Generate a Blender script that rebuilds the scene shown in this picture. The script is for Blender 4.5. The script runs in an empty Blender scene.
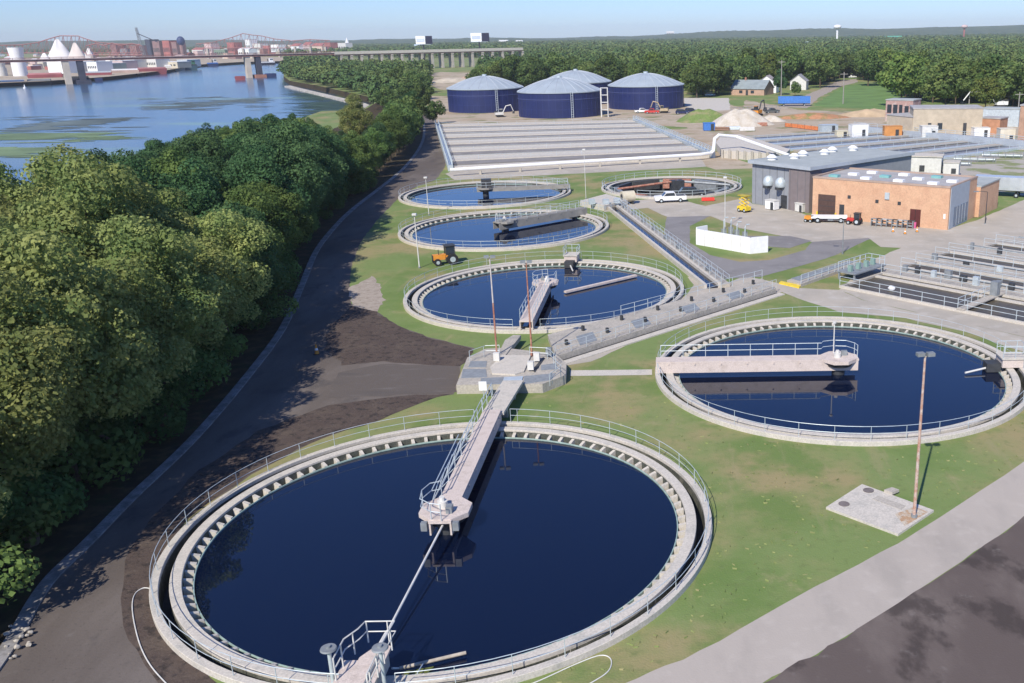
import bpy, math, random
import numpy as np
from mathutils import Vector

sc = bpy.context.scene
col = sc.collection
R = math.radians
# ------------------------------------------------------------------ camera, world, sun, exposure
HAZE = .000085
EXPO = .45
CAM_H = 27.35; PITCH = R(17.78); ROLL = R(-0.8735); FPX = 956.56; CX, CY = 673.5, 341.5
def _axes():
    f = Vector((0, math.cos(PITCH), -math.sin(PITCH))); x = Vector((1, 0, 0)); u = x.cross(f)
    c, s = math.cos(ROLL), math.sin(ROLL)
    return c*x + s*u, -s*x + c*u, f
AX, AU, AF = _axes()
cd = bpy.data.cameras.new('camera'); cam = bpy.data.objects.new('camera', cd); col.objects.link(cam)
from mathutils import Matrix
m = Matrix((AX, AU, -AF)).transposed().to_4x4(); m.translation = (0, 0, CAM_H); cam.matrix_world = m
cd.sensor_width = 36; cd.lens = 36*FPX/1024; cd.shift_x = -(CX-512)/1024; cd.shift_y = 0
cd.clip_start = 0.5; cd.clip_end = 30000
sc.camera = cam

SUN_EL = R(42); SH = Vector((math.sin(R(20)), math.cos(R(20))))       # direction in which the shadows fall
w = bpy.data.worlds.new('World'); sc.world = w; w.use_nodes = True
nt = w.node_tree; bg = nt.nodes['Background']; sky = nt.nodes.new('ShaderNodeTexSky')
sky.sky_type = 'NISHITA'; sky.sun_disc = False; sky.sun_elevation = SUN_EL
sky.sun_rotation = math.atan2(-SH.x, -SH.y); sky.altitude = 0; sky.air_density = 1.0; sky.dust_density = 0.2; sky.ozone_density = 4.0
tint = nt.nodes.new('ShaderNodeMix'); tint.data_type = 'RGBA'; tint.blend_type = 'MULTIPLY'; tint.inputs[0].default_value = 1; tint.inputs[7].default_value = (.77, .99, 1.52, 1)
nt.links.new(sky.outputs[0], tint.inputs[6]); nt.links.new(tint.outputs[2], bg.inputs[0]); bg.inputs[1].default_value = 0.075
sd = bpy.data.lights.new('sun', 'SUN'); sd.energy = 4.0; sd.angle = R(0.53); sd.color = (1.0, 0.93, 0.82)
so = bpy.data.objects.new('sun', sd); col.objects.link(so)
so.rotation_euler = Vector((SH.x*math.cos(SUN_EL), SH.y*math.cos(SUN_EL), -math.sin(SUN_EL))).to_track_quat('-Z', 'Y').to_euler()
vs = sc.view_settings; vs.view_transform = 'Standard'; vs.look = 'None'; vs.exposure = EXPO; vs.gamma = 1.0; vs.use_curve_mapping = False

# ------------------------------------------------------------------ ground coordinates
def G(px, py, z=0.0):
    """the point of the level plane z that the survey of the photograph gives"""
    px, py, z = float(px), float(py), float(z)
    d = (px-CX)/FPX*AX - (py-CY)/FPX*AU + AF
    t = (z-CAM_H)/d.z
    p = Vector((0, 0, CAM_H)) + d*t
    return Vector((p.x, p.y, z))
def PR(p):
    d = Vector((float(p[0]), float(p[1]), float(p[2]))) - Vector((0, 0, CAM_H)); k = d.dot(AF)
    return CX+FPX*d.dot(AX)/k, CY-FPX*d.dot(AU)/k
def hfor(base, top):
    lo, hi = 0, 120
    for i in range(40):
        m_ = (lo+hi)/2
        if PR((base[0], base[1], base[2]+m_))[1] > top: lo = m_
        else: hi = m_
    return lo

# ------------------------------------------------------------------ materials
MATS = {}
def mat(name, c, rough=0.8, var=0.15, scale=1.0, metal=0.0, c2=None, bump=0.0, detail=4.0, thresh=None, spec=0.4, obj_rand=0.0, coord='pos'):
    """plain surface with procedural variation; c2: a second colour in patches"""
    if name in MATS: return MATS[name]
    m = bpy.data.materials.new(name); m.use_nodes = True; MATS[name] = m
    t = m.node_tree; N = t.nodes; L = t.links; b = N['Principled BSDF']
    b.inputs['Roughness'].default_value = rough; b.inputs['Metallic'].default_value = metal
    b.inputs['Specular IOR Level'].default_value = spec
    if coord == 'pos':
        g = N.new('ShaderNodeNewGeometry'); src = g.outputs['Position']
    else:
        g = N.new('ShaderNodeTexCoord'); src = g.outputs['Object']
    n1 = N.new('ShaderNodeTexNoise'); n1.inputs['Scale'].default_value = scale; n1.inputs['Detail'].default_value = detail
    L.new(src, n1.inputs['Vector'])
    mix = N.new('ShaderNodeMix'); mix.data_type = 'RGBA'
    c = tuple(c)+(1,)
    if c2 is None:
        mix.inputs[6].default_value = tuple(v*(1-var) for v in c[:3])+(1,); mix.inputs[7].default_value = tuple(min(1, v*(1+var)) for v in c[:3])+(1,)
    else:
        mix.inputs[6].default_value = c; mix.inputs[7].default_value = tuple(c2)+(1,)
    mr = N.new('ShaderNodeMapRange'); lo, hi = thresh or (0.3, 0.7)
    mr.inputs[1].default_value = lo; mr.inputs[2].default_value = hi
    L.new(n1.outputs['Fac'], mr.inputs[0]); L.new(mr.outputs[0], mix.inputs[0])
    out = mix.outputs[2]
    if c2 is not None and var:
        n2 = N.new('ShaderNodeTexNoise'); n2.inputs['Scale'].default_value = scale*7.3; n2.inputs['Detail'].default_value = 5
        L.new(src, n2.inputs['Vector'])
        mm = N.new('ShaderNodeMapRange'); mm.inputs[1].default_value = .3; mm.inputs[2].default_value = .7; mm.inputs[3].default_value = 1-var; mm.inputs[4].default_value = 1+var
        L.new(n2.outputs['Fac'], mm.inputs[0])
        hs = N.new('ShaderNodeHueSaturation'); L.new(out, hs.inputs['Color']); L.new(mm.outputs[0], hs.inputs['Value']); out = hs.outputs[0]
    if obj_rand:
        oi = N.new('ShaderNodeObjectInfo'); m2 = N.new('ShaderNodeMapRange'); m2.inputs[3].default_value = 1-obj_rand; m2.inputs[4].default_value = 1+obj_rand
        L.new(oi.outputs['Random'], m2.inputs[0]); h2 = N.new('ShaderNodeHueSaturation'); L.new(out, h2.inputs['Color']); L.new(m2.outputs[0], h2.inputs['Value']); out = h2.outputs[0]
    L.new(out, b.inputs['Base Color'])
    if bump:
        n3 = N.new('ShaderNodeTexNoise'); n3.inputs['Scale'].default_value = scale*12; n3.inputs['Detail'].default_value = 4
        L.new(src, n3.inputs['Vector']); bp = N.new('ShaderNodeBump'); bp.inputs['Strength'].default_value = bump; bp.inputs['Distance'].default_value = .05
        L.new(n3.outputs['Fac'], bp.inputs['Height']); L.new(bp.outputs[0], b.inputs['Normal'])
    return m

def layered(name, base, layers, rough=.95, bump=0.0, bscale=8, spec=.2):
    """ground colour: base, then (colour, noise scale, low, high, strength, stretch) laid over it by noise masks"""
    m = bpy.data.materials.new(name); m.use_nodes = True; MATS[name] = m
    t = m.node_tree; N = t.nodes; L = t.links; b = N['Principled BSDF']; b.inputs['Roughness'].default_value = rough; b.inputs['Specular IOR Level'].default_value = spec
    g = N.new('ShaderNodeNewGeometry'); cur = None; prev = tuple(base)+(1,)
    for i, (c, s, lo, hi, k, st) in enumerate(layers):
        mp = N.new('ShaderNodeMapping'); mp.inputs['Scale'].default_value = (st[0], st[1], 1); mp.inputs['Location'].default_value = (i*17.3, i*5.1, 0)
        if len(st) > 2: mp.inputs['Rotation'].default_value = (0, 0, R(st[2]))
        L.new(g.outputs['Position'], mp.inputs[0])
        n = N.new('ShaderNodeTexNoise'); n.inputs['Scale'].default_value = s; n.inputs['Detail'].default_value = 6; n.inputs['Roughness'].default_value = .6
        L.new(mp.outputs[0], n.inputs['Vector'])
        r = N.new('ShaderNodeMapRange'); r.inputs[1].default_value = lo; r.inputs[2].default_value = hi; r.inputs[4].default_value = k; r.interpolation_type = 'SMOOTHSTEP'
        L.new(n.outputs['Fac'], r.inputs[0])
        x = N.new('ShaderNodeMix'); x.data_type = 'RGBA'; x.inputs[7].default_value = tuple(c)+(1,)
        if cur is None: x.inputs[6].default_value = prev
        else: L.new(cur, x.inputs[6])
        L.new(r.outputs[0], x.inputs[0]); cur = x.outputs[2]
    L.new(cur, b.inputs['Base Color'])
    if bump:
        n3 = N.new('ShaderNodeTexNoise'); n3.inputs['Scale'].default_value = bscale; n3.inputs['Detail'].default_value = 5
        L.new(g.outputs['Position'], n3.inputs['Vector']); bp = N.new('ShaderNodeBump'); bp.inputs['Strength'].default_value = bump; bp.inputs['Distance'].default_value = .1
        L.new(n3.outputs['Fac'], bp.inputs['Height']); L.new(bp.outputs[0], b.inputs['Normal'])
    return m

def water(name, c, ior=1.33, rough=.03, bump=.02, scale=1.5, extra=None, spec=.5, st=(1, 1)):
    m = bpy.data.materials.new(name); m.use_nodes = True; MATS[name] = m
    t = m.node_tree; N = t.nodes; L = t.links; b = N['Principled BSDF']
    b.inputs['Base Color'].default_value = tuple(c)+(1,); b.inputs['Roughness'].default_value = rough; b.inputs['IOR'].default_value = ior; b.inputs['Specular IOR Level'].default_value = spec
    g = N.new('ShaderNodeNewGeometry'); mp = N.new('ShaderNodeMapping'); mp.inputs['Scale'].default_value = (st[0], st[1], 1); L.new(g.outputs['Position'], mp.inputs[0])
    n = N.new('ShaderNodeTexNoise'); n.inputs['Scale'].default_value = scale; n.inputs['Detail'].default_value = 5; L.new(mp.outputs[0], n.inputs['Vector'])
    bp = N.new('ShaderNodeBump'); bp.inputs['Strength'].default_value = bump; bp.inputs['Distance'].default_value = .1
    L.new(n.outputs['Fac'], bp.inputs['Height']); L.new(bp.outputs[0], b.inputs['Normal'])
    if extra:
        cur = None
        for i, (cc, s, lo, hi, k, st2) in enumerate(extra):
            m2 = N.new('ShaderNodeMapping'); m2.inputs['Scale'].default_value = (st2[0], st2[1], 1); m2.inputs['Location'].default_value = (i*31, 7*i, 0); L.new(g.outputs['Position'], m2.inputs[0])
            n2 = N.new('ShaderNodeTexNoise'); n2.inputs['Scale'].default_value = s; n2.inputs['Detail'].default_value = 6; L.new(m2.outputs[0], n2.inputs['Vector'])
            r = N.new('ShaderNodeMapRange'); r.inputs[1].default_value = lo; r.inputs[2].default_value = hi; r.inputs[4].default_value = k; L.new(n2.outputs['Fac'], r.inputs[0])
            x = N.new('ShaderNodeMix'); x.data_type = 'RGBA'; x.inputs[7].default_value = tuple(cc)+(1,)
            if cur is None: x.inputs[6].default_value = tuple(c)+(1,)
            else: L.new(cur, x.inputs[6])
            L.new(r.outputs[0], x.inputs[0]); cur = x.outputs[2]
        L.new(cur, b.inputs['Base Color'])
    return m

def leafmat(name, c, c2, var=.3):
    m = bpy.data.materials.new(name); m.use_nodes = True; MATS[name] = m
    t = m.node_tree; N = t.nodes; L = t.links; N.remove(N['Principled BSDF'])
    g = N.new('ShaderNodeTexCoord'); oi = N.new('ShaderNodeObjectInfo')
    ad = N.new('ShaderNodeVectorMath'); ad.operation = 'ADD'; L.new(g.outputs['Object'], ad.inputs[0]); L.new(oi.outputs['Location'], ad.inputs[1])
    n = N.new('ShaderNodeTexNoise'); n.inputs['Scale'].default_value = .55; n.inputs['Detail'].default_value = 5; L.new(ad.outputs[0], n.inputs['Vector'])
    r = N.new('ShaderNodeMapRange'); r.inputs[1].default_value = .36; r.inputs[2].default_value = .62; L.new(n.outputs['Fac'], r.inputs[0])
    x = N.new('ShaderNodeMix'); x.data_type = 'RGBA'; x.inputs[6].default_value = tuple(c)+(1,); x.inputs[7].default_value = tuple(c2)+(1,); L.new(r.outputs[0], x.inputs[0])
    v = N.new('ShaderNodeMapRange'); v.inputs[3].default_value = 1-var; v.inputs[4].default_value = 1+var; L.new(oi.outputs['Random'], v.inputs[0])
    w2 = N.new('ShaderNodeMath'); w2.operation = 'FRACT'; w3 = N.new('ShaderNodeMath'); w3.operation = 'MULTIPLY'; w3.inputs[1].default_value = 7.13; L.new(oi.outputs['Random'], w3.inputs[0]); L.new(w3.outputs[0], w2.inputs[0])
    hm = N.new('ShaderNodeMapRange'); hm.inputs[3].default_value = .485; hm.inputs[4].default_value = .515; L.new(w2.outputs[0], hm.inputs[0])
    hs = N.new('ShaderNodeHueSaturation'); L.new(x.outputs[2], hs.inputs['Color']); L.new(v.outputs[0], hs.inputs['Value']); L.new(hm.outputs[0], hs.inputs['Hue'])
    d = N.new('ShaderNodeBsdfDiffuse'); tr = N.new('ShaderNodeBsdfTranslucent'); L.new(hs.outputs[0], d.inputs[0]); L.new(hs.outputs[0], tr.inputs[0])
    mx = N.new('ShaderNodeMixShader'); mx.inputs[0].default_value = .38; L.new(d.outputs[0], mx.inputs[1]); L.new(tr.outputs[0], mx.inputs[2])
    L.new(mx.outputs[0], N['Material Output'].inputs['Surface'])
    return m

conc = mat('concrete', (.42, .385, .33), .9, .18, .8, c2=(.33, .31, .27), thresh=(.45, .75), bump=.2)
conc_l = mat('concrete_light', (.53, .49, .425), .9, .16, 1.2, c2=(.40, .385, .34), thresh=(.5, .8))
conc_d = mat('concrete_damp_shaded', (.055, .055, .055), .85, .3, 1.5)  # damp floors, coloured darker still to stand in for shade in the channels
conc_p = mat('concrete_pinkish', (.57, .49, .44), .9, .16, 1.8, c2=(.45, .38, .33), thresh=(.5, .8))
conc_road = layered('concrete_paving', (.42, .375, .325), [((.35, .315, .275), .35, .45, .7, .8, (1, .35, 40)), ((.49, .445, .39), .9, .5, .75, .5, (1, 1)), ((.30, .29, .27), 4, .62, .75, .5, (1, 1))], bump=.1)
galv = mat('galvanised_steel', (.52, .58, .60), .45, .12, 2, metal=.25)
galv_d = mat('weathered_grey_steel', (.25, .27, .28), .6, .2, 2, metal=.2)
white = mat('white_paint', (.80, .80, .79), .5, .05, 2)
offw = mat('off_white_paint', (.62, .61, .57), .6, .1, 2)
rust = mat('rusty_red_paint', (.33, .13, .085), .8, .3, 2.5, c2=(.46, .27, .19), thresh=(.4, .7))
redp = mat('red_paint', (.55, .05, .04), .5, .1, 2)
orangep = mat('orange_paint', (.70, .28, .04), .5, .1, 2)
yellowp = mat('yellow_paint', (.75, .55, .04), .5, .1, 2)
bluep = mat('blue_paint', (.06, .19, .52), .5, .15, 2)
black = mat('black_rubber', (.02, .02, .022), .8, .2, 2)
darkm = mat('dark_metal', (.045, .048, .052), .6, .2, 2)
glassm = mat('dark_glass', (.03, .04, .05), .12, .1, 2, spec=.6)
tarpan = mat('grey_grating', (.23, .25, .265), .7, .15, 3)
weirm = mat('algae_green_weir', (.30, .40, .36), .5, .2, 3)
brick = mat('tan_brick', (.60, .375, .235), .9, .12, .7, c2=(.54, .32, .20), thresh=(.4, .7))
brick_r = mat('red_brick', (.33, .16, .11), .9, .2, 1)
block_t = mat('tan_block', (.47, .40, .30), .9, .1, .8)
greyclad = mat('grey_cladding', (.26, .275, .30), .7, .07, 1.2)
brownclad = mat('brown_cladding', (.20, .17, .17), .7, .08, 1.2)
lightclad = mat('pale_grey_cladding', (.38, .42, .46), .6, .06, 1.2)
roofgrey = mat('grey_roof_membrane', (.36, .39, .38), .8, .1, .5)
rooflt = mat('pale_roof_membrane', (.38, .37, .36), .8, .14, .6)
shingle = mat('grey_shingle', (.26, .27, .27), .9, .15, 1)
bark = mat('bark', (.10, .075, .05), .95, .3, 3)
deepwater = water('settling_water', (.0028, .0066, .023), 1.5, .02, .012, .8, spec=.5)
riverw = water('river_water', (.03, .07, .13), 1.33, .16, .6, .5, extra=[((.10, .12, .12), .012, .52, .62, .8, (1, .5)), ((.13, .20, .045), .02, .60, .66, .9, (.35, 1.2))])
murky = water('murky_basin_water', (.085, .075, .058), 1.33, .4, .3, 1.2, extra=[((.14, .115, .085), .5, .5, .7, .6, (1, 1))], spec=.25)
navy = mat('navy_steel_panel', (.013, .021, .092), .45, .12, .35, spec=.5)
navy2 = mat('navy_steel_seam', (.07, .085, .20), .5, .1, 1)
domem = mat('pale_dome_panel', (.33, .38, .42), .5, .08, .3)
grass = layered('grass', (.175, .235, .08), [((.33, .255, .135), .05, .44, .60, .8, (1, 1)), ((.13, .20, .055), .11, .46, .62, .9, (1, 1)), ((.30, .26, .14), .5, .56, .70, .5, (1, .15, -35)), ((.37, .30, .18), .28, .58, .75, .55, (1, 1)), ((.13, .165, .06), 1.6, .5, .75, .55, (1, 1)), ((.26, .26, .11), 4.5, .55, .75, .35, (1, 1))], bump=.3, bscale=9)
asphalt = layered('asphalt', (.115, .096, .083), [((.175, .15, .132), .10, .42, .62, .8, (1, .3, 20)), ((.075, .068, .066), .35, .52, .7, .7, (1, .6)), ((.20, .185, .17), 1.3, .6, .78, .4, (1, 1)), ((.05, .047, .045), 5, .55, .75, .5, (1, 1))], bump=.15)
millings = layered('dark_earth_millings', (.085, .064, .054), [((.11, .085, .068), .5, .45, .65, .8, (1, 1)), ((.035, .03, .028), 1.5, .5, .65, .8, (1, 1)), ((.17, .14, .11), 5, .58, .72, .6, (1, 1))], bump=.6, bscale=5)
greyband = layered('worn_grey_asphalt', (.12, .102, .09), [((.09, .082, .08), .3, .5, .7, .8, (.25, 1)), ((.18, .165, .155), 1.2, .55, .75, .5, (.3, 1))], bump=.2)
asph_mid = layered('grey_asphalt', (.235, .225, .22), [((.19, .18, .178), .15, .45, .65, .8, (1, 1)), ((.28, .27, .26), .8, .5, .72, .6, (1, 1))], bump=.1)
yard_c = layered('pale_yard_concrete', (.44, .395, .33), [((.36, .33, .28), .12, .42, .62, .8, (1, 1)), ((.50, .47, .42), .5, .5, .7, .6, (1, 1)), ((.27, .25, .225), .8, .62, .75, .6, (1, 1))], bump=.1)
dirt = layered('pale_dirt', (.42, .35, .26), [((.34, .26, .17), .06, .45, .65, .8, (1, 1)), ((.52, .45, .36), .3, .5, .7, .6, (1, 1)), ((.15, .17, .06), .09, .55, .66, .8, (1, 1))])
gravelm = layered('gravel', (.36, .31, .26), [((.24, .2, .16), 1.2, .45, .65, .7, (1, 1)), ((.5, .46, .4), 3, .55, .7, .7, (1, 1))])
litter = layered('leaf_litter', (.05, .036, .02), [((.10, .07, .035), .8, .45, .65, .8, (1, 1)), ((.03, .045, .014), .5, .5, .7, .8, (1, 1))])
farland = layered('far_ground', (.085, .115, .04), [((.16, .15, .08), .01, .5, .7, .7, (1, 1)), ((.05, .075, .025), .03, .45, .65, .8, (1, 1))])

# ------------------------------------------------------------------ mesh builder
class MB:
    def __init__(s): s.v = []; s.f = []; s.m = []; s.cm = 0; s.mats = []
    def use(s, m):
        if m not in s.mats: s.mats.append(m)
        s.cm = s.mats.index(m); return s
    def add(s, vs_, fs):
        o = len(s.v); s.v += [tuple(p) for p in vs_]; s.f += [tuple(i+o for i in f) for f in fs]; s.m += [s.cm]*len(fs); return s
    def prism(s, poly, z0, z1):
        n = len(poly)
        a = sum(poly[i][0]*poly[(i+1) % n][1]-poly[(i+1) % n][0]*poly[i][1] for i in range(n))
        if a < 0: poly = poly[::-1]
        zt = z1 if isinstance(z1, (list, tuple)) else [z1]*n
        if a < 0 and isinstance(z1, (list, tuple)): zt = list(z1)[::-1]
        vs_ = [(p[0], p[1], z0) for p in poly] + [(p[0], p[1], zt[i]) for i, p in enumerate(poly)]
        return s.add(vs_, [tuple(range(n))[::-1], tuple(range(n, 2*n))] + [(i, (i+1) % n, n+(i+1) % n, n+i) for i in range(n)])
    def box(s, c, d, rz=0.0, z0=None):
        """c centre (x,y,zcentre) or with z0 the bottom; d sizes"""
        x, y = c[0], c[1]; hx, hy = d[0]/2, d[1]/2
        a, b = (z0, z0+d[2]) if z0 is not None else (c[2]-d[2]/2, c[2]+d[2]/2)
        ca, sa = math.cos(rz), math.sin(rz)
        P = [(x+ca*i-sa*j, y+sa*i+ca*j) for i, j in ((-hx, -hy), (hx, -hy), (hx, hy), (-hx, hy))]
        return s.prism(P, a, b)
    def tube(s, pts, r, n=6, closed=False, r2=None):
        pts = [Vector(p) for p in pts]; k = len(pts); o = len(s.v); vs_ = []; fs = []
        for i, p in enumerate(pts):
            a = pts[i-1] if (i > 0 or closed) else p; b = pts[(i+1) % k] if (i < k-1 or closed) else p
            t = (b-a).normalized() if (b-a).length > 1e-9 else Vector((0, 0, 1))
            up = Vector((0, 0, 1)) if abs(t.z) < .95 else Vector((1, 0, 0))
            x = t.cross(up).normalized(); y = x.cross(t)
            rr = r if r2 is None else r+(r2-r)*i/(k-1)
            vs_ += [tuple(p+rr*(math.cos(2*math.pi*j/n)*x+math.sin(2*math.pi*j/n)*y)) for j in range(n)]
        for i in range(k if closed else k-1):
            q = (i+1) % k
            fs += [(i*n+j, i*n+(j+1) % n, q*n+(j+1) % n, q*n+j) for j in range(n)]
        if not closed: fs += [tuple(range(n))[::-1], tuple((k-1)*n+j for j in range(n))]
        return s.add(vs_, fs)
    def lathe(s, prof, c=(0, 0), n=48, closed=True, a0=0, a1=2*math.pi):
        """prof: list of (r,z). closed: the profile is a loop (solid ring)."""
        full = abs(a1-a0-2*math.pi) < 1e-6; k = len(prof); seg = n if full else n+1; vs_ = []; fs = []
        for i in range(seg):
            a = a0+(a1-a0)*i/n
            vs_ += [(c[0]+r*math.cos(a), c[1]+r*math.sin(a), z) for r, z in prof]
        for i in range(n):
            q = (i+1) % seg
            for j in range(k if closed else k-1):
                j2 = (j+1) % k
                fs.append((i*k+j, q*k+j, q*k+j2, i*k+j2))
        if not full and closed: fs += [tuple(range(k)), tuple((seg-1)*k+j for j in range(k))[::-1]]
        return s.add(vs_, fs)
    def ring(s, c, r0, r1, z0, z1, n=96, a0=0, a1=2*math.pi, bev=.02):
        return s.lathe([(r0, z0), (r0, z1-bev), (r0+bev, z1), (r1-bev, z1), (r1, z1-bev), (r1, z0)][::-1], c, n, True, a0, a1)
    def cyl(s, c, r, z0, z1, n=24, r2=None):
        r2 = r if r2 is None else r2
        vs_ = [(c[0]+r*math.cos(2*math.pi*i/n), c[1]+r*math.sin(2*math.pi*i/n), z0) for i in range(n)]+[(c[0]+r2*math.cos(2*math.pi*i/n), c[1]+r2*math.sin(2*math.pi*i/n), z1) for i in range(n)]
        return s.add(vs_, [tuple(range(n))[::-1], tuple(range(n, 2*n))]+[(i, (i+1) % n, n+(i+1) % n, n+i) for i in range(n)])
    def blob(s, c, r, seed=0, n=2, amp=.15, flat=1.0):
        import bmesh
        bm = bmesh.new(); bmesh.ops.create_icosphere(bm, subdivisions=n, radius=1); rn = random.Random(seed)
        vs_ = []
        for v in bm.verts:
            k = 1+rn.uniform(-amp, amp); vs_.append((c[0]+v.co.x*r[0]*k, c[1]+v.co.y*r[1]*k, c[2]+v.co.z*r[2]*k))
        fs = [tuple(v.index for v in f.verts) for f in bm.faces]; bm.free()
        return s.add(vs_, fs)
    def build(s, name, m=None, parent=None, smooth=False):
        me = bpy.data.meshes.new(name)
        off = Vector((0, 0, 0))
        if parent is not None:
            p = parent
            while p is not None: off += p.location; p = p.parent
        me.from_pydata([(a-off.x, b-off.y, c-off.z) for a, b, c in s.v], [], s.f)
        if m is not None and not s.mats: me.materials.append(m)
        else:
            for q in s.mats: me.materials.append(q)
            me.polygons.foreach_set('material_index', s.m)
        if smooth:
            me.polygons.foreach_set('use_smooth', [True]*len(me.polygons))
            try: me.set_sharp_from_angle(angle=R(35))
            except Exception: pass
        me.update()
        o = bpy.data.objects.new(name, me); col.objects.link(o)
        if parent is not None: o.parent = parent
        return o

def tag(o, label=None, cat=None, group=None, kind=None):
    if label: o['label'] = label
    if cat: o['category'] = cat
    if group: o['group'] = group
    if kind: o['kind'] = kind
    return o
def thing(name, loc, label, cat, group=None):
    o = bpy.data.objects.new(name, None); o.empty_display_size = .3; col.objects.link(o); o.location = Vector((loc[0], loc[1], loc[2] if len(loc) > 2 else 0))
    return tag(o, label, cat, group)
def children(o): return [c for c in KIDS.get(o.name, [])]
def copy_tree(o, loc=None, rz=None, label=None, scale=None, group=None, parent=None, kids=None):
    c = o.copy(); col.objects.link(c); c.parent = parent
    if loc is not None: c.location = loc
    if rz is not None: c.rotation_euler = (0, 0, rz)
    if scale is not None: c.scale = scale
    if label: c['label'] = label
    if group: c['group'] = group
    for ch in list(o.children): copy_tree(ch, parent=c)
    return c
def struct(name, mb, m=None, kind='structure'):
    return tag(mb.build(name, m), kind=kind)

def patch(name, pix, z, m, jit=0.0, world=False, sub=3.0, seed=1, thick=0.0):
    """flat sheet on the ground; its outline surveyed in the photograph, its edge roughened by jit metres"""
    P = [G(*p) if not world else Vector((p[0], p[1], 0)) for p in pix]; rn = random.Random(seed); out = []
    for i, a in enumerate(P):
        b = P[(i+1) % len(P)]; L = (b-a).length; n = max(1, min(60, int(L/sub))) if jit else 1
        for k in range(n):
            q = a.lerp(b, k/n)
            if jit: q = q+Vector((rn.uniform(-jit, jit), rn.uniform(-jit, jit), 0))
            for (cx, cy), r in TANKS:
                e = Vector((q.x-cx, q.y-cy, 0))
                if 0 < e.length < r-.05: q = Vector((cx, cy, 0))+e*((r-.06)/e.length)
            out.append((q.x, q.y))
    import bmesh
    bm = bmesh.new(); vv = [bm.verts.new((x, y, z)) for x, y in out]; f = bm.faces.new(vv)
    if f.normal.z < 0: f.normal_flip()
    bm.normal_update(); 
    if bm.faces[:][0].normal.z < 0: bmesh.ops.reverse_faces(bm, faces=bm.faces[:])
    bmesh.ops.triangulate(bm, faces=bm.faces[:])
    me = bpy.data.meshes.new(name); bm.to_mesh(me); bm.free(); me.materials.append(m)
    o = bpy.data.objects.new(name, me); col.objects.link(o); return tag(o, kind='structure')

def smooth_line(P, n=6):
    """Catmull-Rom through pixel points"""
    out = []
    for i in range(len(P)-1):
        p0 = P[max(0, i-1)]; p1 = P[i]; p2 = P[i+1]; p3 = P[min(len(P)-1, i+2)]
        for k in range(n):
            t = k/n
            out.append(tuple(.5*((2*p1[j])+(-p0[j]+p2[j])*t+(2*p0[j]-5*p1[j]+4*p2[j]-p3[j])*t*t+(-p0[j]+3*p1[j]-3*p2[j]+p3[j])*t**3) for j in range(2)))
    out.append(tuple(P[-1])); return out

# ================================================================== SETTING
WZ = -3.0
def g2(px, py, z=0.0):
    p = G(px, py, z); return (p.x, p.y)
bank = [(-60, -200), (-58, 0), (-62, 45), (-70, 85), (-84, 130), (-103, 200), (-121, 280), (-135, 350), (-141, 398)] + \
       [g2(x, y, WZ) for x, y in ((362, 117.5), (375, 109), (369, 103), (345, 97), (318, 90.5), (290, 85), (284, 80), (284.5, 66), (283, 62.5), (240, 64), (200, 66.5), (165, 72.5), (110, 79), (50, 84), (0, 86), (-150, 97))]
land = bank + [(-2500, 300), (-9000, 300), (-9000, 6900), (9000, 6900), (9000, -200)]
import bmesh
TANKS = [((-13.4, 50.1), 15.5), ((13.9, 76.3), 15.5), ((-14.2, 103.9), 15.5), ((-24.9, 141.4), 15.5), ((-33.9, 175.0), 15.5), ((.1, 179.8), 13.2)]
def make_land():
    from mathutils.geometry import tessellate_polygon
    loops = [[Vector((x, y, 0)) for x, y in land]]
    for (cx, cy), r in TANKS: loops.append([Vector((cx+(r-.2)*math.cos(2*math.pi*k/64), cy+(r-.2)*math.sin(2*math.pi*k/64), 0)) for k in range(64)])
    tris = tessellate_polygon(loops); bm = bmesh.new(); vv = [bm.verts.new(v) for l in loops for v in l]
    for a, b, c in tris:
        f = bm.faces.new((vv[a], vv[b], vv[c])); f.normal_update()
        if f.normal.z < 0: f.normal_flip()
    n = len(bank); low = [bm.verts.new((x, y, WZ-1.5)) for x, y in bank]
    for i in range(n-1): bm.faces.new((vv[i], low[i], low[i+1], vv[i+1])).material_index = 1
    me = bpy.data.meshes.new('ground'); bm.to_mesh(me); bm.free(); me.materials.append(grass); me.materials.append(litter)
    o = bpy.data.objects.new('ground', me); col.objects.link(o); tag(o, kind='structure')
make_land()
mb = MB(); mb.add([(-9000, -300, WZ), (200, -300, WZ), (200, 3000, WZ), (-9000, 3000, WZ)], [(0, 1, 2, 3)]); struct('river', mb, riverw)
# algae film on the lagoon
patch('algae_film', [(325, 117), (340, 110), (350, 104), (366, 104), (373, 109), (362, 117)], 0, mat('algae_film', (.20, .30, .08), .8, .25, .1), .8)
bpy.data.objects['algae_film'].location.z = WZ+.02
for i in range(1):
    o = bpy.data.objects['algae_film']; o['kind'] = 'stuff'

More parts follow.
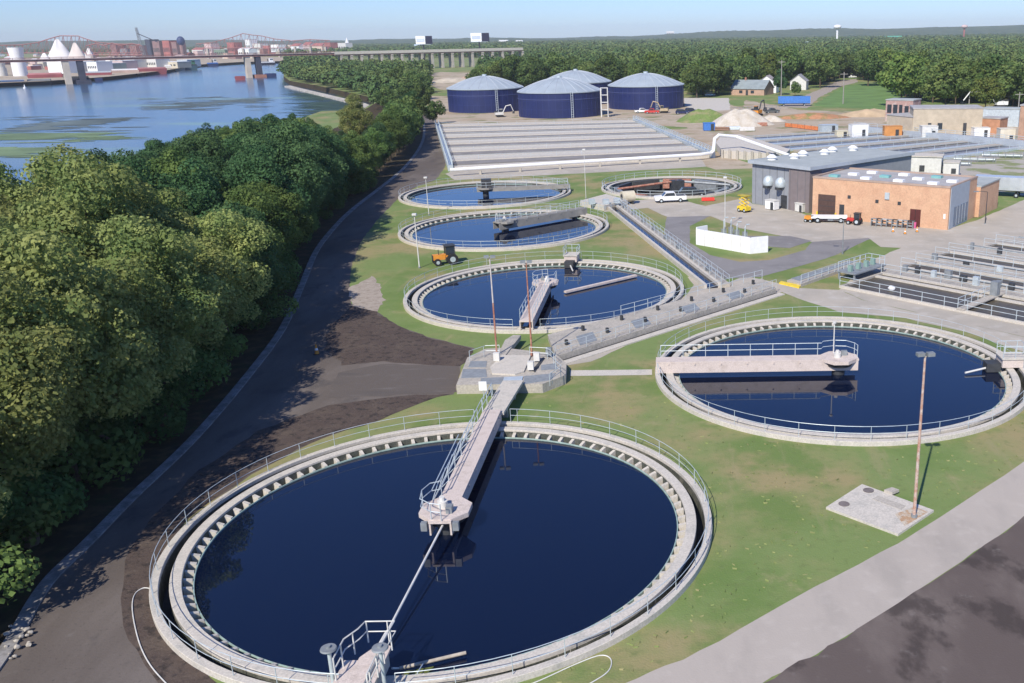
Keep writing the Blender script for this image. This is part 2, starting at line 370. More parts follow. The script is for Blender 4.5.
for i_, (px_, c_) in enumerate((([(-40, 136), (0, 134.5), (50, 133), (100, 134), (118, 137), (62, 138), (0, 140.5), (-40, 142)], (.17, .235, .10)), ([(-40, 150), (0, 149.5), (30, 148), (56, 150), (30, 153), (0, 154.5), (-40, 156)], (.17, .235, .10)), ([(145, 108.5), (200, 103), (262, 97.5), (262, 101), (190, 107.5), (150, 110)], (.13, .16, .14)), ([(15, 129), (70, 121), (130, 117), (128, 120), (70, 126), (20, 131)], (.14, .16, .16)), ([(294, 90), (318, 93), (345, 100), (366, 105), (370, 112), (345, 117), (318, 118), (302, 113), (296, 100)], (.045, .08, .04)), ([(296, 92), (318, 95), (345, 102), (366, 107), (368, 112), (345, 116), (320, 116)], (.10, .16, .06)))):
    rw_ = random.Random(i_); mb = MB(); xs_ = [q[0] for q in px_]; ys_ = [q[1] for q in px_]; cnt_ = 0
    while cnt_ < 150:
        x_, y_ = rw_.uniform(min(xs_), max(xs_)), rw_.uniform(min(ys_)-.8, max(ys_)+.8); cin_ = False
        for k_ in range(len(px_)):
            (xa, ya), (xb, yb) = px_[k_], px_[(k_+1) % len(px_)]
            if (ya > y_) != (yb > y_) and x_ < (xb-xa)*(y_-ya)/(yb-ya)+xa: cin_ = not cin_
        if not cin_ and rw_.random() > .12: continue
        q_ = G(x_, y_, WZ+.02); L_ = rw_.uniform(3, 15); B_ = rw_.uniform(.5, 2.4); cnt_ += 1
        mb.add([(q_.x+L_*math.cos(.785*k_)*rw_.uniform(.6, 1.1), q_.y+B_*math.sin(.785*k_)*rw_.uniform(.6, 1.1), WZ+.02+.0005*cnt_) for k_ in range(8)], [tuple(range(8))])
    tag(mb.build('weed_mat', mat('weed_mat_%d' % (i_//2), c_, .6, .3, .05)), kind='stuff')
# hills on the horizon
def make_hills():
    rn = random.Random(5); mb = MB(); V = []; F = []
    n = 900; rows = [(3600, 0.0), (4200, .55), (5000, 1.0), (6500, .9)]
    ph = [rn.uniform(0, 6) for _ in range(6)]
    for j, (y, k) in enumerate(rows):
        for i in range(n+1):
            x = -6500+i*13000/n
            px = 673+957*x/y
            h = 30 + 9*math.sin(i*.0196+ph[0]) + 5*math.sin(i*.055+ph[1]+j) + 3*math.sin(i*.16+ph[2]+2*j) + rn.uniform(-2.2, 2.2)
            h += 10*max(0, min(1, (x+200)/2200))
            V.append((x, y, h*k))
    for j in range(3):
        for i in range(n): a = j*(n+1)+i; F.append((a, a+1, a+n+2, a+n+1))
    mb.add(V, F); return struct('hills', mb, mat('hill_woods', (.05, .085, .035), .95, .35, .02, c2=(.10, .13, .06), thresh=(.45, .6), detail=10))
make_hills()

# roads and yards: flat sheets, each a few mm above the one below
kerb_px = smooth_line([(-60, 735), (-30, 700), (0, 660), (18, 632), (34, 603), (53, 577), (88, 543), (132, 498), (178, 455), (211, 420), (248, 376), (282, 330), (302, 285), (316, 252), (334, 228), (352, 210), (375, 192), (400, 172), (415, 155), (423, 140), (424, 125), (420, 112)], 5)
road_right = [(436, 118), (441, 135), (445, 150), (446, 165), (436, 180), (418, 186), (402, 195), (392, 205), (379, 218), (362, 240), (352, 262), (350, 285), (352, 306), (376, 312), (398, 326), (428, 337), (474, 348), (462, 366), (455, 394), (436, 397), (379, 420), (314, 441), (250, 475), (185, 520), (160, 560), (154, 590), (172, 640), (205, 672), (260, 735)]
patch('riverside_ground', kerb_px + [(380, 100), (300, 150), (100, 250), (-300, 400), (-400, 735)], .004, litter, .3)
patch('asphalt_road', kerb_px + road_right, .008, asphalt, .12, sub=1.6)
patch('dirt_shoulder', [(352, 306), (376, 312), (385, 300), (380, 286), (372, 276), (362, 282), (348, 288)], .012, gravelm, .2, sub=.8)
patch('millings_patch', [(352, 306), (376, 312), (398, 326), (428, 337), (474, 348), (462, 366), (440, 366), (380, 362), (345, 365), (325, 350), (330, 325)], .016, millings, .3, sub=1.2)
patch('millings_verge', [(455, 394), (436, 397), (379, 420), (314, 441), (250, 475), (185, 520), (160, 560), (154, 590), (172, 640), (205, 672), (260, 735), (180, 735), (160, 690), (128, 640), (118, 600), (125, 560), (150, 520), (200, 470), (260, 430), (330, 405), (400, 396)], .016, millings, .15, sub=1.2)
patch('worn_asphalt_band', [(460, 367), (456, 392), (400, 395), (330, 398), (340, 372), (380, 364)], .02, greyband, .2, sub=1.2)
patch('concrete_road', smooth_line([(600, 700), (625, 683), (700, 651), (800, 595), (870, 558), (920, 530), (1024, 462), (1100, 410)], 5) + smooth_line([(1100, 455), (1024, 517), (975, 552), (900, 602), (830, 646), (762, 683), (735, 700)], 5), .008, conc_road, .05, sub=1.5)
patch('asphalt_yard', smooth_line([(735, 700), (762, 683), (830, 646), (900, 602), (975, 552), (1024, 517), (1100, 455)], 5) + [(1500, 455), (1500, 760), (700, 760)], .012, layered('yard_asphalt', (.115, .092, .082), [((.18, .15, .132), .16, .44, .64, .8, (1, .5, 30)), ((.055, .044, .040), .25, .50, .60, .8, (1, .7, 40)), ((.25, .23, .21), .7, .6, .75, .5, (1, 1))], bump=.15), .12, sub=1.2)
# plaza between the channels, the service loop and the yard
patch('concrete_apron', [(552, 334), (600, 327), (640, 317), (668, 306), (688, 294), (694, 285), (688, 277), (705, 277), (722, 285), (745, 276), (800, 288), (840, 290), (862, 300), (1024, 337), (1100, 357), (1100, 372), (1024, 352), (965, 332), (905, 318), (840, 312), (800, 299), (782, 292), (740, 306), (660, 330), (590, 362), (562, 366)], .010, yard_c, .1, sub=1.5)
patch('asphalt_loop', smooth_line([(667, 216), (665, 228), (668, 240), (685, 258), (700, 270), (718, 279)], 4)+smooth_line([(760, 277), (800, 266), (836, 255), (868, 240), (900, 234), (930, 236)], 3)+[(1000, 222), (930, 232), (860, 226), (812, 222)]+[(812, 242), (805, 250), (770, 260), (740, 262), (710, 255), (690, 243), (690, 226), (710, 216)], .014, asph_mid, .05, sub=1.2)
patch('pale_yard', [(598, 204), (640, 200), (665, 196), (705, 206), (745, 198), (752, 204), (792, 210), (812, 217), (947, 229), (975, 221), (1024, 200), (1100, 180), (1100, 240), (1024, 232), (930, 240), (905, 248), (880, 247), (868, 238), (812, 242), (740, 228), (710, 216), (667, 217), (648, 208), (605, 212)], .018, yard_c, .1, sub=2)
patch('asphalt_bay', [(738, 236), (790, 236), (812, 241), (790, 248), (770, 247)], .022, asph_mid, .1)
patch('aeration_apron', [(840, 290), (868, 262), (905, 246), (935, 236), (980, 222), (1100, 195), (1300, 240), (1300, 430), (1100, 357), (1024, 337), (862, 300)], .014, yard_c, .1, sub=2)
patch('digester_yard', [(438, 128), (430, 108), (430, 96), (700, 98), (745, 108), (740, 112), (690, 117), (650, 123), (628, 125), (500, 124)], .010, dirt, .8, sub=6)
patch('construction_yard', [(640, 124), (690, 117), (745, 108), (745, 100), (800, 110), (870, 112), (890, 118), (1024, 118), (1200, 120), (1200, 165), (1024, 150), (860, 130), (720, 137), (715, 150), (760, 168), (712, 170), (660, 130)], .012, dirt, .8, sub=6)
patch('quay', [(-150, 92), (0, 83), (50, 81), (110, 76.5), (165, 70.5), (200, 64.5), (240, 62), (283, 61), (283, 57), (200, 56), (-150, 60)], .012, dirt, 0)
patch('gravel_clearing', [(428, 74), (440, 72), (480, 73), (484, 82), (470, 90), (440, 90), (430, 84)], .012, dirt, 1, sub=8)
patch('parking_pavement', [(684, 98), (729, 98), (730, 110), (700, 112), (685, 106)], .020, conc_l, .3)
patch('dirt_road', [(778, 107), (800, 98), (820, 89), (838, 81), (856, 79), (858, 82), (842, 86), (820, 97), (808, 108)], .020, gravelm, .5, sub=6)
patch('grass_field', [(812, 106), (826, 97), (846, 85), (880, 83), (905, 96), (890, 110)], .024, mat('bright_grass', (.13, .22, .06), .95, .2, .1), .8, sub=6)
patch('bed_frontage', [(446, 174), (454, 180), (720, 166), (712, 158), (452, 170)], .006, yard_c, .3)
patch('slab_path', [(570, 370.5), (652, 369.5), (652, 375), (570, 376)], .012, conc_l, .02)

# kerb: raised strip with real step
def strip_along(name, pix, wd, z0, z1, m, world=False, closed=False):
    P = [G(*p) if not world else Vector((p[0], p[1], 0)) for p in pix]; mb = MB(); a = []; b = []
    for i, p in enumerate(P):
        t = (P[min(i+1, len(P)-1)]-P[max(i-1, 0)]).normalized(); nrm = Vector((-t.y, t.x, 0))
        a.append(p+nrm*wd/2); b.append(p-nrm*wd/2)
    V = [];
    for q, r in zip(a, b): V += [(q.x, q.y, z0), (q.x, q.y, z1), (r.x, r.y, z1), (r.x, r.y, z0)]
    F = []
    for i in range(len(P)-1):
        k = 4*i
        for j in range(3): F.append((k+j, k+j+1, k+4+j+1, k+4+j))
    F += [(0, 1, 2, 3), tuple(4*(len(P)-1)+j for j in (3, 2, 1, 0))]
    mb.add(V, F); return mb
struct('kerb', strip_along('kerb', kerb_px, .7, 0, .11, None), mat('kerb_concrete', (.27, .26, .25), .9, .2, 1.0, c2=(.17, .16, .15), thresh=(.4, .62)))
rs_ = random.Random(8)
for i_ in range(16):
    q_ = G(19+rs_.uniform(-14, 12), 644+rs_.uniform(-16, 18)); r_ = rs_.uniform(.06, .2)
    tag(MB().blob((q_.x, q_.y, r_*.5+.1), (r_, r_*.8, r_*.6), i_, 1, .25).build('rubble_stone', conc), 'pale broken concrete lump beside the kerb at the near left', 'rubble', 'pale rubble by the kerb')

# ================================================================== CLARIFIER TANKS
RT = 15.5; ZR = .35
def rail_mesh(mb, path, h=1.05, post=2.2, r=.028, closed=False, mid=True, toe=False):
    """guard rail along a polyline of 3-D points: two rails and posts"""
    P = [Vector(p) for p in path]
    mb.tube([p+Vector((0, 0, h)) for p in P], r, 5, closed)
    if mid: mb.tube([p+Vector((0, 0, h*.52)) for p in P], r*.9, 5, closed)
    segs = list(zip(P, P[1:]+([P[0]] if closed else []))) if closed else list(zip(P[:-1], P[1:]))
    dist = 0; nxt = 0
    for a, b in segs:
        L = (b-a).length
        while nxt <= dist+L+1e-6:
            q = a.lerp(b, (nxt-dist)/L if L else 0); mb.tube([q, q+Vector((0, 0, h))], r*1.1, 5); nxt += post
        dist += L
    if not closed: mb.tube([P[-1], P[-1]+Vector((0, 0, h))], r*1.1, 5)
    return mb
def arc(c, r, a0, a1, n, z):
    return [(c[0]+r*math.cos(a0+(a1-a0)*i/n), c[1]+r*math.sin(a0+(a1-a0)*i/n), z) for i in range(n+1)]

def clarifier(c, label, gap_deg, brackets=96, rt=RT, wz=-.15, wm=deepwater, rail_r=.02):
    t = thing('clarifier_tank', (c[0], c[1], 0), label, 'settling tank', 'round clarifier tanks')
    MB().ring(c, rt-.42, rt, -.2, ZR, 144).build('outer_wall', conc_l, t, smooth=True)
    MB().lathe([(rt-.95, -.9), (rt-.42, -.9)], c, 96, False).build('channel_floor', conc_d, t)
    MB().ring(c, rt-1.52, rt-.92, -1.2, ZR-.04, 144).build('inner_wall', conc_l, t, smooth=True)
    MB().lathe([(rt-1.52, -.62), (rt-1.98, -.62), (rt-1.98, -.8)], c, 96, False).build('launder_trough', conc_d, t)
    MB().ring(c, rt-2.06, rt-1.99, -.6, -.06, 144, bev=.01).build('weir_plate', weirm, t, smooth=True)
    mb = MB()
    for (r_, z0_, z1_) in ((rt-.424, -.9, .12), (rt-.916, -.9, .08), (rt-1.524, -.62, .17)): mb.lathe([(r_, z0_), (r_, z1_)], c, 128, False)
    mb.build('shaded_lining', mat('algae_stain_shade', (.075, .08, .065), .8, .35, 1.2, c2=(.16, .155, .13), thresh=(.5, .7)), t)  # algae-dark lining that also paints recess shade over the sunlit channel walls
    if brackets:
        b0 = None
        for i in range(brackets):
            a = 2*math.pi*i/brackets
            if b0 is None:
                mb = MB(); mb.prism([(-.22, -.11), (.22, -.11), (.22, .11), (-.22, .11)], -.6, [.0, .12, .12, .0])
                b0 = mb.build('launder_bracket', conc_l); o = b0; o.parent = t
            else:
                o = b0.copy(); col.objects.link(o)
            o.location = ((rt-1.755)*math.cos(a), (rt-1.755)*math.sin(a), 0); o.rotation_euler = (0, 0, a)
    n = 128
    if wm is not None:
        MB().add([(c[0]+(rt-2.03)*math.cos(2*math.pi*i/n), c[1]+(rt-2.03)*math.sin(2*math.pi*i/n), wz) for i in range(n)], [tuple(range(n))]).build('water_surface', wm, t)
    # guard rail on the outer wall, with gaps (degrees) where the bridges land
    gaps = sorted(gap_deg); mb = MB()
    if not gaps: rail_mesh(mb, arc(c, rt-.2, 0, 2*math.pi, 90, ZR)[:-1], closed=True, r=rail_r)
    for i, (g0, hw) in enumerate(gaps):
        a = R(g0+hw); g1, hw1 = gaps[(i+1) % len(gaps)]; b = R(g1-hw1)
        while b <= a: b += 2*math.pi
        rail_mesh(mb, arc(c, rt-.2, a, b, max(6, int((b-a)*15)), ZR), r=rail_r, post=2.5)
    mb.build('guard_rail', galv, t)
    return t
CA, CB, CC, CD, CE, CF = (-13.4, 50.1), (13.9, 76.3), (-14.2, 103.9), (-24.9, 141.4), (-33.9, 175.0), (.1, 179.8)
clarifier(CA, 'nearest round settling tank with dark water, biggest in the picture', [(90, 5), (270, 4.5)])
clarifier(CB, 'round settling tank of dark blue water beside the tall rusty floodlight pole', [(180, 4.5), (0, 4)])
clarifier(CC, 'round blue settling tank beyond the junction platform, with a skimming arm to the right', [(270, 5), (84, 4)], rail_r=.02)
clarifier(CD, 'round blue settling tank just behind the small orange tractor', [(45, 7)], 72, rail_r=.022)
clarifier(CE, 'farthest filled round tank, next to the front of the covered beds', [(10, 6)], 0, rail_r=.024)

# the emptied tank by the yard
tF = clarifier(CF, 'emptied round tank with rusty brown machinery and dark walls, behind the white pickup', [(230, 12)], 0, rt=13.2, wz=-1.2, wm=None, rail_r=.038)
n = 96
mb = MB(); mb.lathe([(11.2, -.6), (11.2, -2.2), (9, -2.6), (0.01, -3.2)], CF, n, False); mb.build('tank_floor', conc_d, tF)
for k in range(10):
    a = k*.63+.2; q = (CF[0]+10.1*math.cos(a), CF[1]+10.1*math.sin(a))
    MB().box((q[0], q[1], 0), (.9, 5.6, 1.8), a+.0, z0=-1.6).build('scraper_panel', [darkm, galv_d, rust, conc_d][k % 4], tF)
MB().box((CF[0]+1, CF[1]+3, 0), (2.4, 2.0, 2.6), .3, z0=-1.6).build('drive_cage', darkm, tF)
MB().tube([(CF[0]-10, CF[1]-2, .2), (CF[0]+1, CF[1]+3, .8)], .25, 6).build('truss_arm', rust, tF)
MB().tube([(CF[0]+1, CF[1]+3, .8), (CF[0]+11, CF[1]+1, .2)], .25, 6).build('truss_arm', galv_d, tF)
# ground under each tank is dug out visually by the wall rings: basin drums below the water
bas = mat('basin_concrete', (.03, .035, .03), .9, .2, 1)

# ------------------------------------------------------------------ bridges
def frame2(o, ang):
    c, s = math.cos(ang), math.sin(ang)
    return lambda u, v, z=0: (o[0]+c*u-s*v, o[1]+s*u+c*v, z)
def quadbox(mb, T, u0, u1, v0, v1, z0, z1):
    return mb.prism([T(u0, v0)[:2], T(u1, v0)[:2], T(u1, v1)[:2], T(u0, v1)[:2]], z0, z1)

def tank_bridge(c, ang, rail_side, label, length=15.4, zt=1.3, wd=1.3, depth=.9, over=1.6, deck_m=None, both=False, plat=1.55, rail_r=.03):
    """walkway from the tank's edge (u=-length) to its centre (u=0) along direction ang"""
    T = frame2(c, ang); t = thing('tank_bridge', (c[0], c[1], zt), label, 'walkway bridge', 'walkway bridges of the tanks')
    dm = deck_m or conc_p
    mb = MB(); quadbox(mb, T, -length, over, -wd/2, wd/2, zt-.14, zt); mb.build('deck', dm, t)
    for s in (-1, 1):
        mb = MB(); v = s*(wd/2-.06); quadbox(mb, T, -length, over-.05, v-.05, v+.05, zt-depth, zt-.143); mb.build('girder', dm, t)
    mb = MB()
    for k in range(int(length/2.2)):
        u = -length+1.0+k*2.2; quadbox(mb, T, u, u+.1, -wd/2-.07, wd/2+.07, zt-.30, zt-.146)
    mb.build('cross_stiffener', dm, t)
    # round drive platform over the centre
    mb = MB(); P = [T(plat*math.cos(R(22.5+45*k)), plat*math.sin(R(22.5+45*k)))[:2] for k in range(8)]
    mb.prism(P, zt-.25, zt+.04); mb.build('centre_platform', dm, t)
    P = T(0, 0); mb = MB(); mb.cyl(P, .55, -.6, zt-.25, 16); mb.cyl(P, 1.15, zt-.62, zt-.25, 20, r2=1.35); mb.build('drive_column', darkm, t, smooth=True)
    P = T(-.15, -.2); mb = MB(); mb.cyl(P, .30, zt+.04, zt+.42, 12); mb.cyl(P, .16, zt+.42, zt+.66, 10); mb.build('drive_motor', offw, t, smooth=True)
    P = T(.5, .35); mb = MB(); mb.box((P[0], P[1], 0), (.5, .35, .4), ang, z0=zt+.04); mb.build('control_box', galv_d, t)
    mb = MB(); s = rail_side
    q = plat-.08
    path = [T(-length+.4, s*(wd/2-.04), zt), T(-q*.95, s*(wd/2-.04), zt), T(-q*.8, s*q*.75, zt), T(-q*.2, s*q*.93, zt), T(q*.55, s*q*.82, zt), T(q*.95, s*q*.35, zt), T(over-.05, -s*.1, zt)]
    rail_mesh(mb, path, 1.05, 1.9, rail_r)
    mb.build('hand_rail', galv, t); mb = MB()
    if both: rail_mesh(mb, [T(-length+.4, -s*(wd/2-.04), zt), T(-q*.95, -s*(wd/2-.04), zt), T(-q*.8, -s*q*.75, zt), T(q*.5, -s*q*.8, zt)], 1.05, 1.9, rail_r); mb.build('hand_rail', galv, t)
    return t, T
tA, TA = tank_bridge(CA, R(270), -1, 'pinkish walkway bridge over the nearest tank with a white pole from its end', deck_m=conc_p)
# A: scraper pole reaching the near wall, small valve boxes under the platform
mb = MB(); mb.tube([(CA[0]+.1, CA[1]-1.4, .95), (-13.9, 39.4, .35)], .065, 8); mb.tube([(-13.9, 39.4, .35), (-14.1, 37.2, .25)], .10, 8); mb.build('scraper_pole', offw, tA)
for s in (-.9, .9):
    MB().box((CA[0]+s, CA[1]-1.55, 0), (.35, .3, .5), z0=.75).build('valve_box', galv_d, tA)
mb = MB()
for k in range(7):
    y = CA[1]+1.8+k*1.9; mb.tube([(CA[0]-1.35, y, .6), (CA[0]-.62, y, 1.3)], .03, 4); mb.tube([(CA[0]-1.35, y, .6), (CA[0]-1.0, y+.95, 1.75)], .025, 4)
mb.tube([(CA[0]-1.35, CA[1]+1.6, .6), (CA[0]-1.35, CA[1]+13.4, .6)], .05, 6); mb.tube([(CA[0]-1.15, CA[1]+1.6, 1.7), (CA[0]-.95, CA[1]+8.5, 2.3)], .03, 5)
mb.build('pipe_rack', galv, tA)
tB, TB = tank_bridge(CB, 0, 1, 'level walkway bridge across the dark tank by the floodlight pole, railing on its far side', depth=1.0)
mb = MB(); P = TB(-.3, .9); mb.tube([(P[0], P[1], 1.3), (P[0], P[1], 4.0)], .05, 6); mb.cyl(P, .16, 4.0, 4.12, 8); mb.build('lamp_post', offw, tB)
tC, TC = tank_bridge(CC, R(90), 1, 'walkway bridge from the junction platform over the blue tank behind it', both=True)
mb = MB(); a, b = G(565, 292, .05), G(636, 275.5, .05); dv = (b-a); L = dv.length; an = math.atan2(dv.y, dv.x); Tm = frame2((a.x, a.y), an); quadbox(mb, Tm, 0, L, -.22, .22, -.05, .16)
mb.build('skimmer_arm', conc_p, tC)
tD, TD = tank_bridge(CD, R(45+180), 1, 'grey truss walkway to the middle of the tank behind the orange tractor', both=True, deck_m=mat('weathered_deck', (.27, .26, .235), .9, .15, 1), depth=1.1, rail_r=.035, wd=1.6)
tE, TE = tank_bridge(CE, R(10+180), 1, 'dark drive and grey walkway on the farthest filled tank', deck_m=MATS['weathered_deck'], depth=.7, rail_r=.035, both=True)
MB().box((CE[0]+.2, CE[1], 0), (1.8, 1.6, 1.5), .2, z0=1.34).build('drive_housing', darkm, tE)

# ------------------------------------------------------------------ scum boxes with their arms
def scum_box(c, ang, label, arm_len=2.6, m=conc_p, rails=True):
    """box on the tank wall at direction ang (deg), with a trough arm lying inward on the water"""
    T = frame2(c, R(ang)); t = thing('scum_box', T(RT-1.0, 0, ZR), label, 'scum box', 'scum boxes on the tank walls')
    mb = MB(); quadbox(mb, T, RT-1.9, RT+.1, -.8, .8, ZR+.02, ZR+.75); mb.build('hopper', m, t)
    mb = MB(); quadbox(mb, T, RT-2.0, RT+.2, -.9, .9, ZR+.753, ZR+.86); mb.build('hopper_lid', conc_l, t)
    mb = MB(); quadbox(mb, T, RT-2.2-.9, RT-1.9, -.55, .55, -.1, ZR+.3); mb.build('trough', darkm, t)
    mb = MB(); mb.tube([T(RT-2.4, 0, .25), T(RT-2.4-arm_len, -.9, .02)], .09, 6); mb.build('trough_arm', offw, t)
    if rails:
        mb = MB(); rail_mesh(mb, [T(RT-1.9, -.85, ZR+.86), T(RT+.1, -.85, ZR+.86), T(RT+.1, .85, ZR+.86), T(RT-1.9, .85, ZR+.86)], 1.0, 1.0, .035); mb.build('box_rail', galv, t)
    return t
scum_box(CB, 0, 'small pinkish box on the right rim of the dark tank near the picture edge')
scum_box(CC, 84, 'small railed box on the far rim of the blue tank beyond the junction')

# A: near platform on the rim with two mushroom-headed posts and a floating boom
tp = thing('skimmer_platform', (CA[0], 35.2, ZR), 'pinkish railed platform standing out over the near rim of the nearest tank', 'platform')
mb = MB(); mb.prism([(CA[0]-.75, 31.5), (CA[0]+.45, 31.5), (CA[0]+.45, 37.0), (CA[0]-.15, 37.2), (CA[0]-.75, 36.2)], 1.12, 1.25); mb.build('deck', conc_p, tp)
MB().box((CA[0]-1.05, 35.2, 0), (.6, 1.6, .55), 0, z0=.7).build('gear_cover', conc_p, tp)
MB().box((CA[0]-.15, 34.6, 0), (1.0, 4.4, .7), 0, z0=.37).build('hopper', conc_l, tp)
mb = MB(); mb.tube([(CA[0]+.1, 36.6, 1.26), (CA[0]+.05, 33.6, 1.30)], .07, 6); mb.build('shaft', galv_d, tp)
mb = MB(); rail_mesh(mb, [(CA[0]-1.25, 34.6, 1.25), (CA[0]-1.25, 36.0, 1.25), (CA[0]-.85, 36.75, 1.25), (CA[0]-.7, 37.3, 1.25), (CA[0]+.62, 37.3, 1.25), (CA[0]+.5, 35.6, 1.25), (CA[0]+.5, 33.5, 1.25)], 1.1, .95, .035); mb.build('hand_rail', offw, tp)
def mush(x, y, label):
    t = thing('vent_post', (x, y, ZR), label, 'vent post', 'mushroom headed posts at the near platform')
    MB().cyl((x, y), .085, ZR+.001, 2.55, 12).build('post', galv, t, smooth=True)
    mb = MB(); mb.cyl((x, y), .36, 2.553, 2.62, 20, r2=.33); mb.cyl((x, y), .10, 2.62, 2.72, 10); mb.build('vent_cap', galv_d, t, smooth=True)
mush(-14.95, 35.0, 'mushroom headed grey post left of the near pinkish platform')
mush(-12.75, 35.0, 'mushroom headed grey post right of the near pinkish platform')
tb = thing('scum_beach', (-11.6, 37.6, 0), 'long pale floating boom with green algae beside the near platform', 'boom')
mb = MB(); mb.tube([(-12.7, 37.0, .05), (-9.9, 38.1, .05)], .085, 8); mb.build('boom', mat('boom_tan', (.42, .37, .30), .8, .2, 3), tb)
MB().prism([(-12.5, 36.75), (-11.4, 36.75), (-11.2, 37.25), (-12.4, 36.95)], -.14, -.05).build('algae_tray', mat('algae_dark', (.10, .12, .03), .9, .4, 6), tb)
mb = MB(); mb.tube([(-12.7, 37.0, .05), (-12.9, 36.6, ZR)], .05, 6); mb.tube([(-11.7, 37.4, .05), (-11.7, 36.3, .3)], .03, 6); mb.build('boom_bracket', galv, tb)

# ------------------------------------------------------------------ junction platform
jp = [g2(*p) for p in ((457, 394), (543, 393), (566, 384), (567, 372), (556, 362), (505, 356), (486, 357), (468, 366))]
JZ = .78
tj = thing('junction_platform', (-13, 77, 0), 'raised eight sided concrete platform where all the walkways meet', 'platform')
MB().prism(jp, 0, JZ).build('base', conc, tj)
def pj(name, pix, z0, z1, m):
    mb = MB(); mb.prism([g2(x, y, z1) for x, y in pix], z0, z1); return mb.build(name, m, tj)
pj('grating_panel', [(463, 369), (486, 369), (487, 377), (461, 378)], JZ, JZ+.03, tarpan)
pj('grating_panel', [(481, 378), (504, 377), (506, 384), (480, 384)], JZ, JZ+.03, tarpan)
pj('grating_panel', [(524, 376), (556, 373), (550, 380), (524, 384)], JZ, JZ+.03, tarpan)
pj('grating_panel', [(471, 361), (487, 361), (486, 367), (468, 367)], JZ, JZ+.03, tarpan)
pj('grating_panel', [(541, 365), (556, 363), (558, 369), (541, 370)], JZ, JZ+.03, tarpan)
pj('raised_slab', [(490, 367), (502, 355), (531, 355), (524, 371), (515, 374), (492, 373)], JZ, JZ+.14, conc_l)
pj('bridge_landing', [(504, 377), (523, 376), (521, 384), (502, 385)], JZ, JZ+.10, galv)
pj('dark_bar', [(532, 370), (537, 364), (543, 357), (545, 358), (539, 366), (535, 372)], JZ, JZ+.05, darkm)  # narrow dark diagonal piece on the platform top
pj('pipe_chase', [(505, 340), (513, 335), (521, 335), (500, 362), (492, 367)], JZ-.3, JZ+.1, conc)
mb = MB()
for pp in ([(470, 362), (486, 356.5), (500, 356)], [(530, 358), (548, 359), (556, 366)], [(556, 372), (562, 377), (550, 386)]):
    mb = MB(); rail_mesh(mb, [(*g2(x, y, JZ), JZ) for x, y in pp], 1.0, 1.6, .024); mb.build('hand_rail', galv, tj)
for x, y in ((497, 362), (537, 362), (549, 357), (531, 371)):
    p = g2(x, y, JZ); MB().box((p[0], p[1], 0), (.5, .4, .7), z0=JZ+.15).build('valve_box', offw if x != 549 else galv_d, tj)
# sign at its front
p = g2(484, 399); ts = thing('sign_board', (p[0], p[1], 0), 'blank white sign board on a thin post in front of the junction platform', 'sign')
MB().cyl(p, .04, 0, 1.2, 8).build('post', galv, ts); MB().box((p[0], p[1]-.07, 0), (.62, .05, .75), z0=.75).build('board', white, ts)
# sloping ramp slab down to the bridge of tank A
tr = thing('ramp_slab', (-13.4, 70, 0), 'wide worn concrete ramp from the junction platform to the near bridge', 'ramp')
mb = MB(); y0, y1 = CA[1]+RT-.2, jp[0][1]+.0
mb.add([(-14.15, y0, .9), (-12.55, y0, .9), (-12.1, y1, .86), (-13.75, y1, .86), (-14.15, y0, 1.12), (-12.55, y0, 1.12), (-12.1, y1, 1.10), (-13.75, y1, 1.10)],
       [(0, 3, 2, 1), (4, 5, 6, 7), (0, 1, 5, 4), (1, 2, 6, 5), (2, 3, 7, 6), (3, 0, 4, 7)])
mb.build('slab', conc_l, tr)
for yy in (67.3, 71.0): MB().box((-13.25, yy, 0), (1.3, .35, .9), z0=0).build('support', conc, tr)
mb = MB(); rail_mesh(mb, [(-14.1, y0, 1.12), (-14.0, 69, 1.1)], 1.0, 1.6, .03); mb.build('hand_rail', galv, tr)

# ------------------------------------------------------------------ covered channel from the junction to the crossroads (45 degrees)
def channel(name, quad, label, cat, zt, m, extra=None, group=None):
    P = [g2(*p) for p in quad]; c = (sum(p[0] for p in P)/4, sum(p[1] for p in P)/4)
    t = thing(name, (c[0], c[1], 0), label, cat, group); MB().prism(P, 0, zt).build('body', m, t); return t, P
tc, PC = channel('covered_channel', [(556, 362), (776, 293), (762, 283), (548, 340)], 'long covered concrete channel with many hatches running up from the junction platform', 'channel', .55, conc)
def lerp2(a, b, t): return (a[0]+(b[0]-a[0])*t, a[1]+(b[1]-a[1])*t)
A0, A1, B1, B0 = PC[0], PC[1], PC[2], PC[3]
for k in range(13):
    t0 = .02+k*.075; q = [lerp2(lerp2(A0, A1, t0), lerp2(B0, B1, t0), .12), lerp2(lerp2(A0, A1, t0+.066), lerp2(B0, B1, t0+.066), .12), lerp2(lerp2(A0, A1, t0+.066), lerp2(B0, B1, t0+.066), .55), lerp2(lerp2(A0, A1, t0), lerp2(B0, B1, t0), .55)]
    MB().prism(q, .55, .60).build('cover_slab', tarpan if k % 3 == 1 else conc, tc)
for k in range(12):
    p = lerp2(lerp2(A0, A1, .05+k*.08), lerp2(B0, B1, .05+k*.08), .74 if k % 2 else .3)
    MB().box((p[0], p[1], 0), (.2, .28, .5), R(45), z0=.601 if k % 2 == 0 else .55).build('gate_operator', darkm, tc)
mb = MB(); rail_mesh(mb, [(*lerp2(A0, A1, t/10), .55) for t in range(11)], 1.0, 1.8, .024); mb.build('hand_rail', galv, tc); mb = MB()
rail_mesh(mb, [(*lerp2(B0, B1, t/10), .55) for t in range(3, 11)], 1.0, 1.8, .03); mb.build('hand_rail', galv, tc)
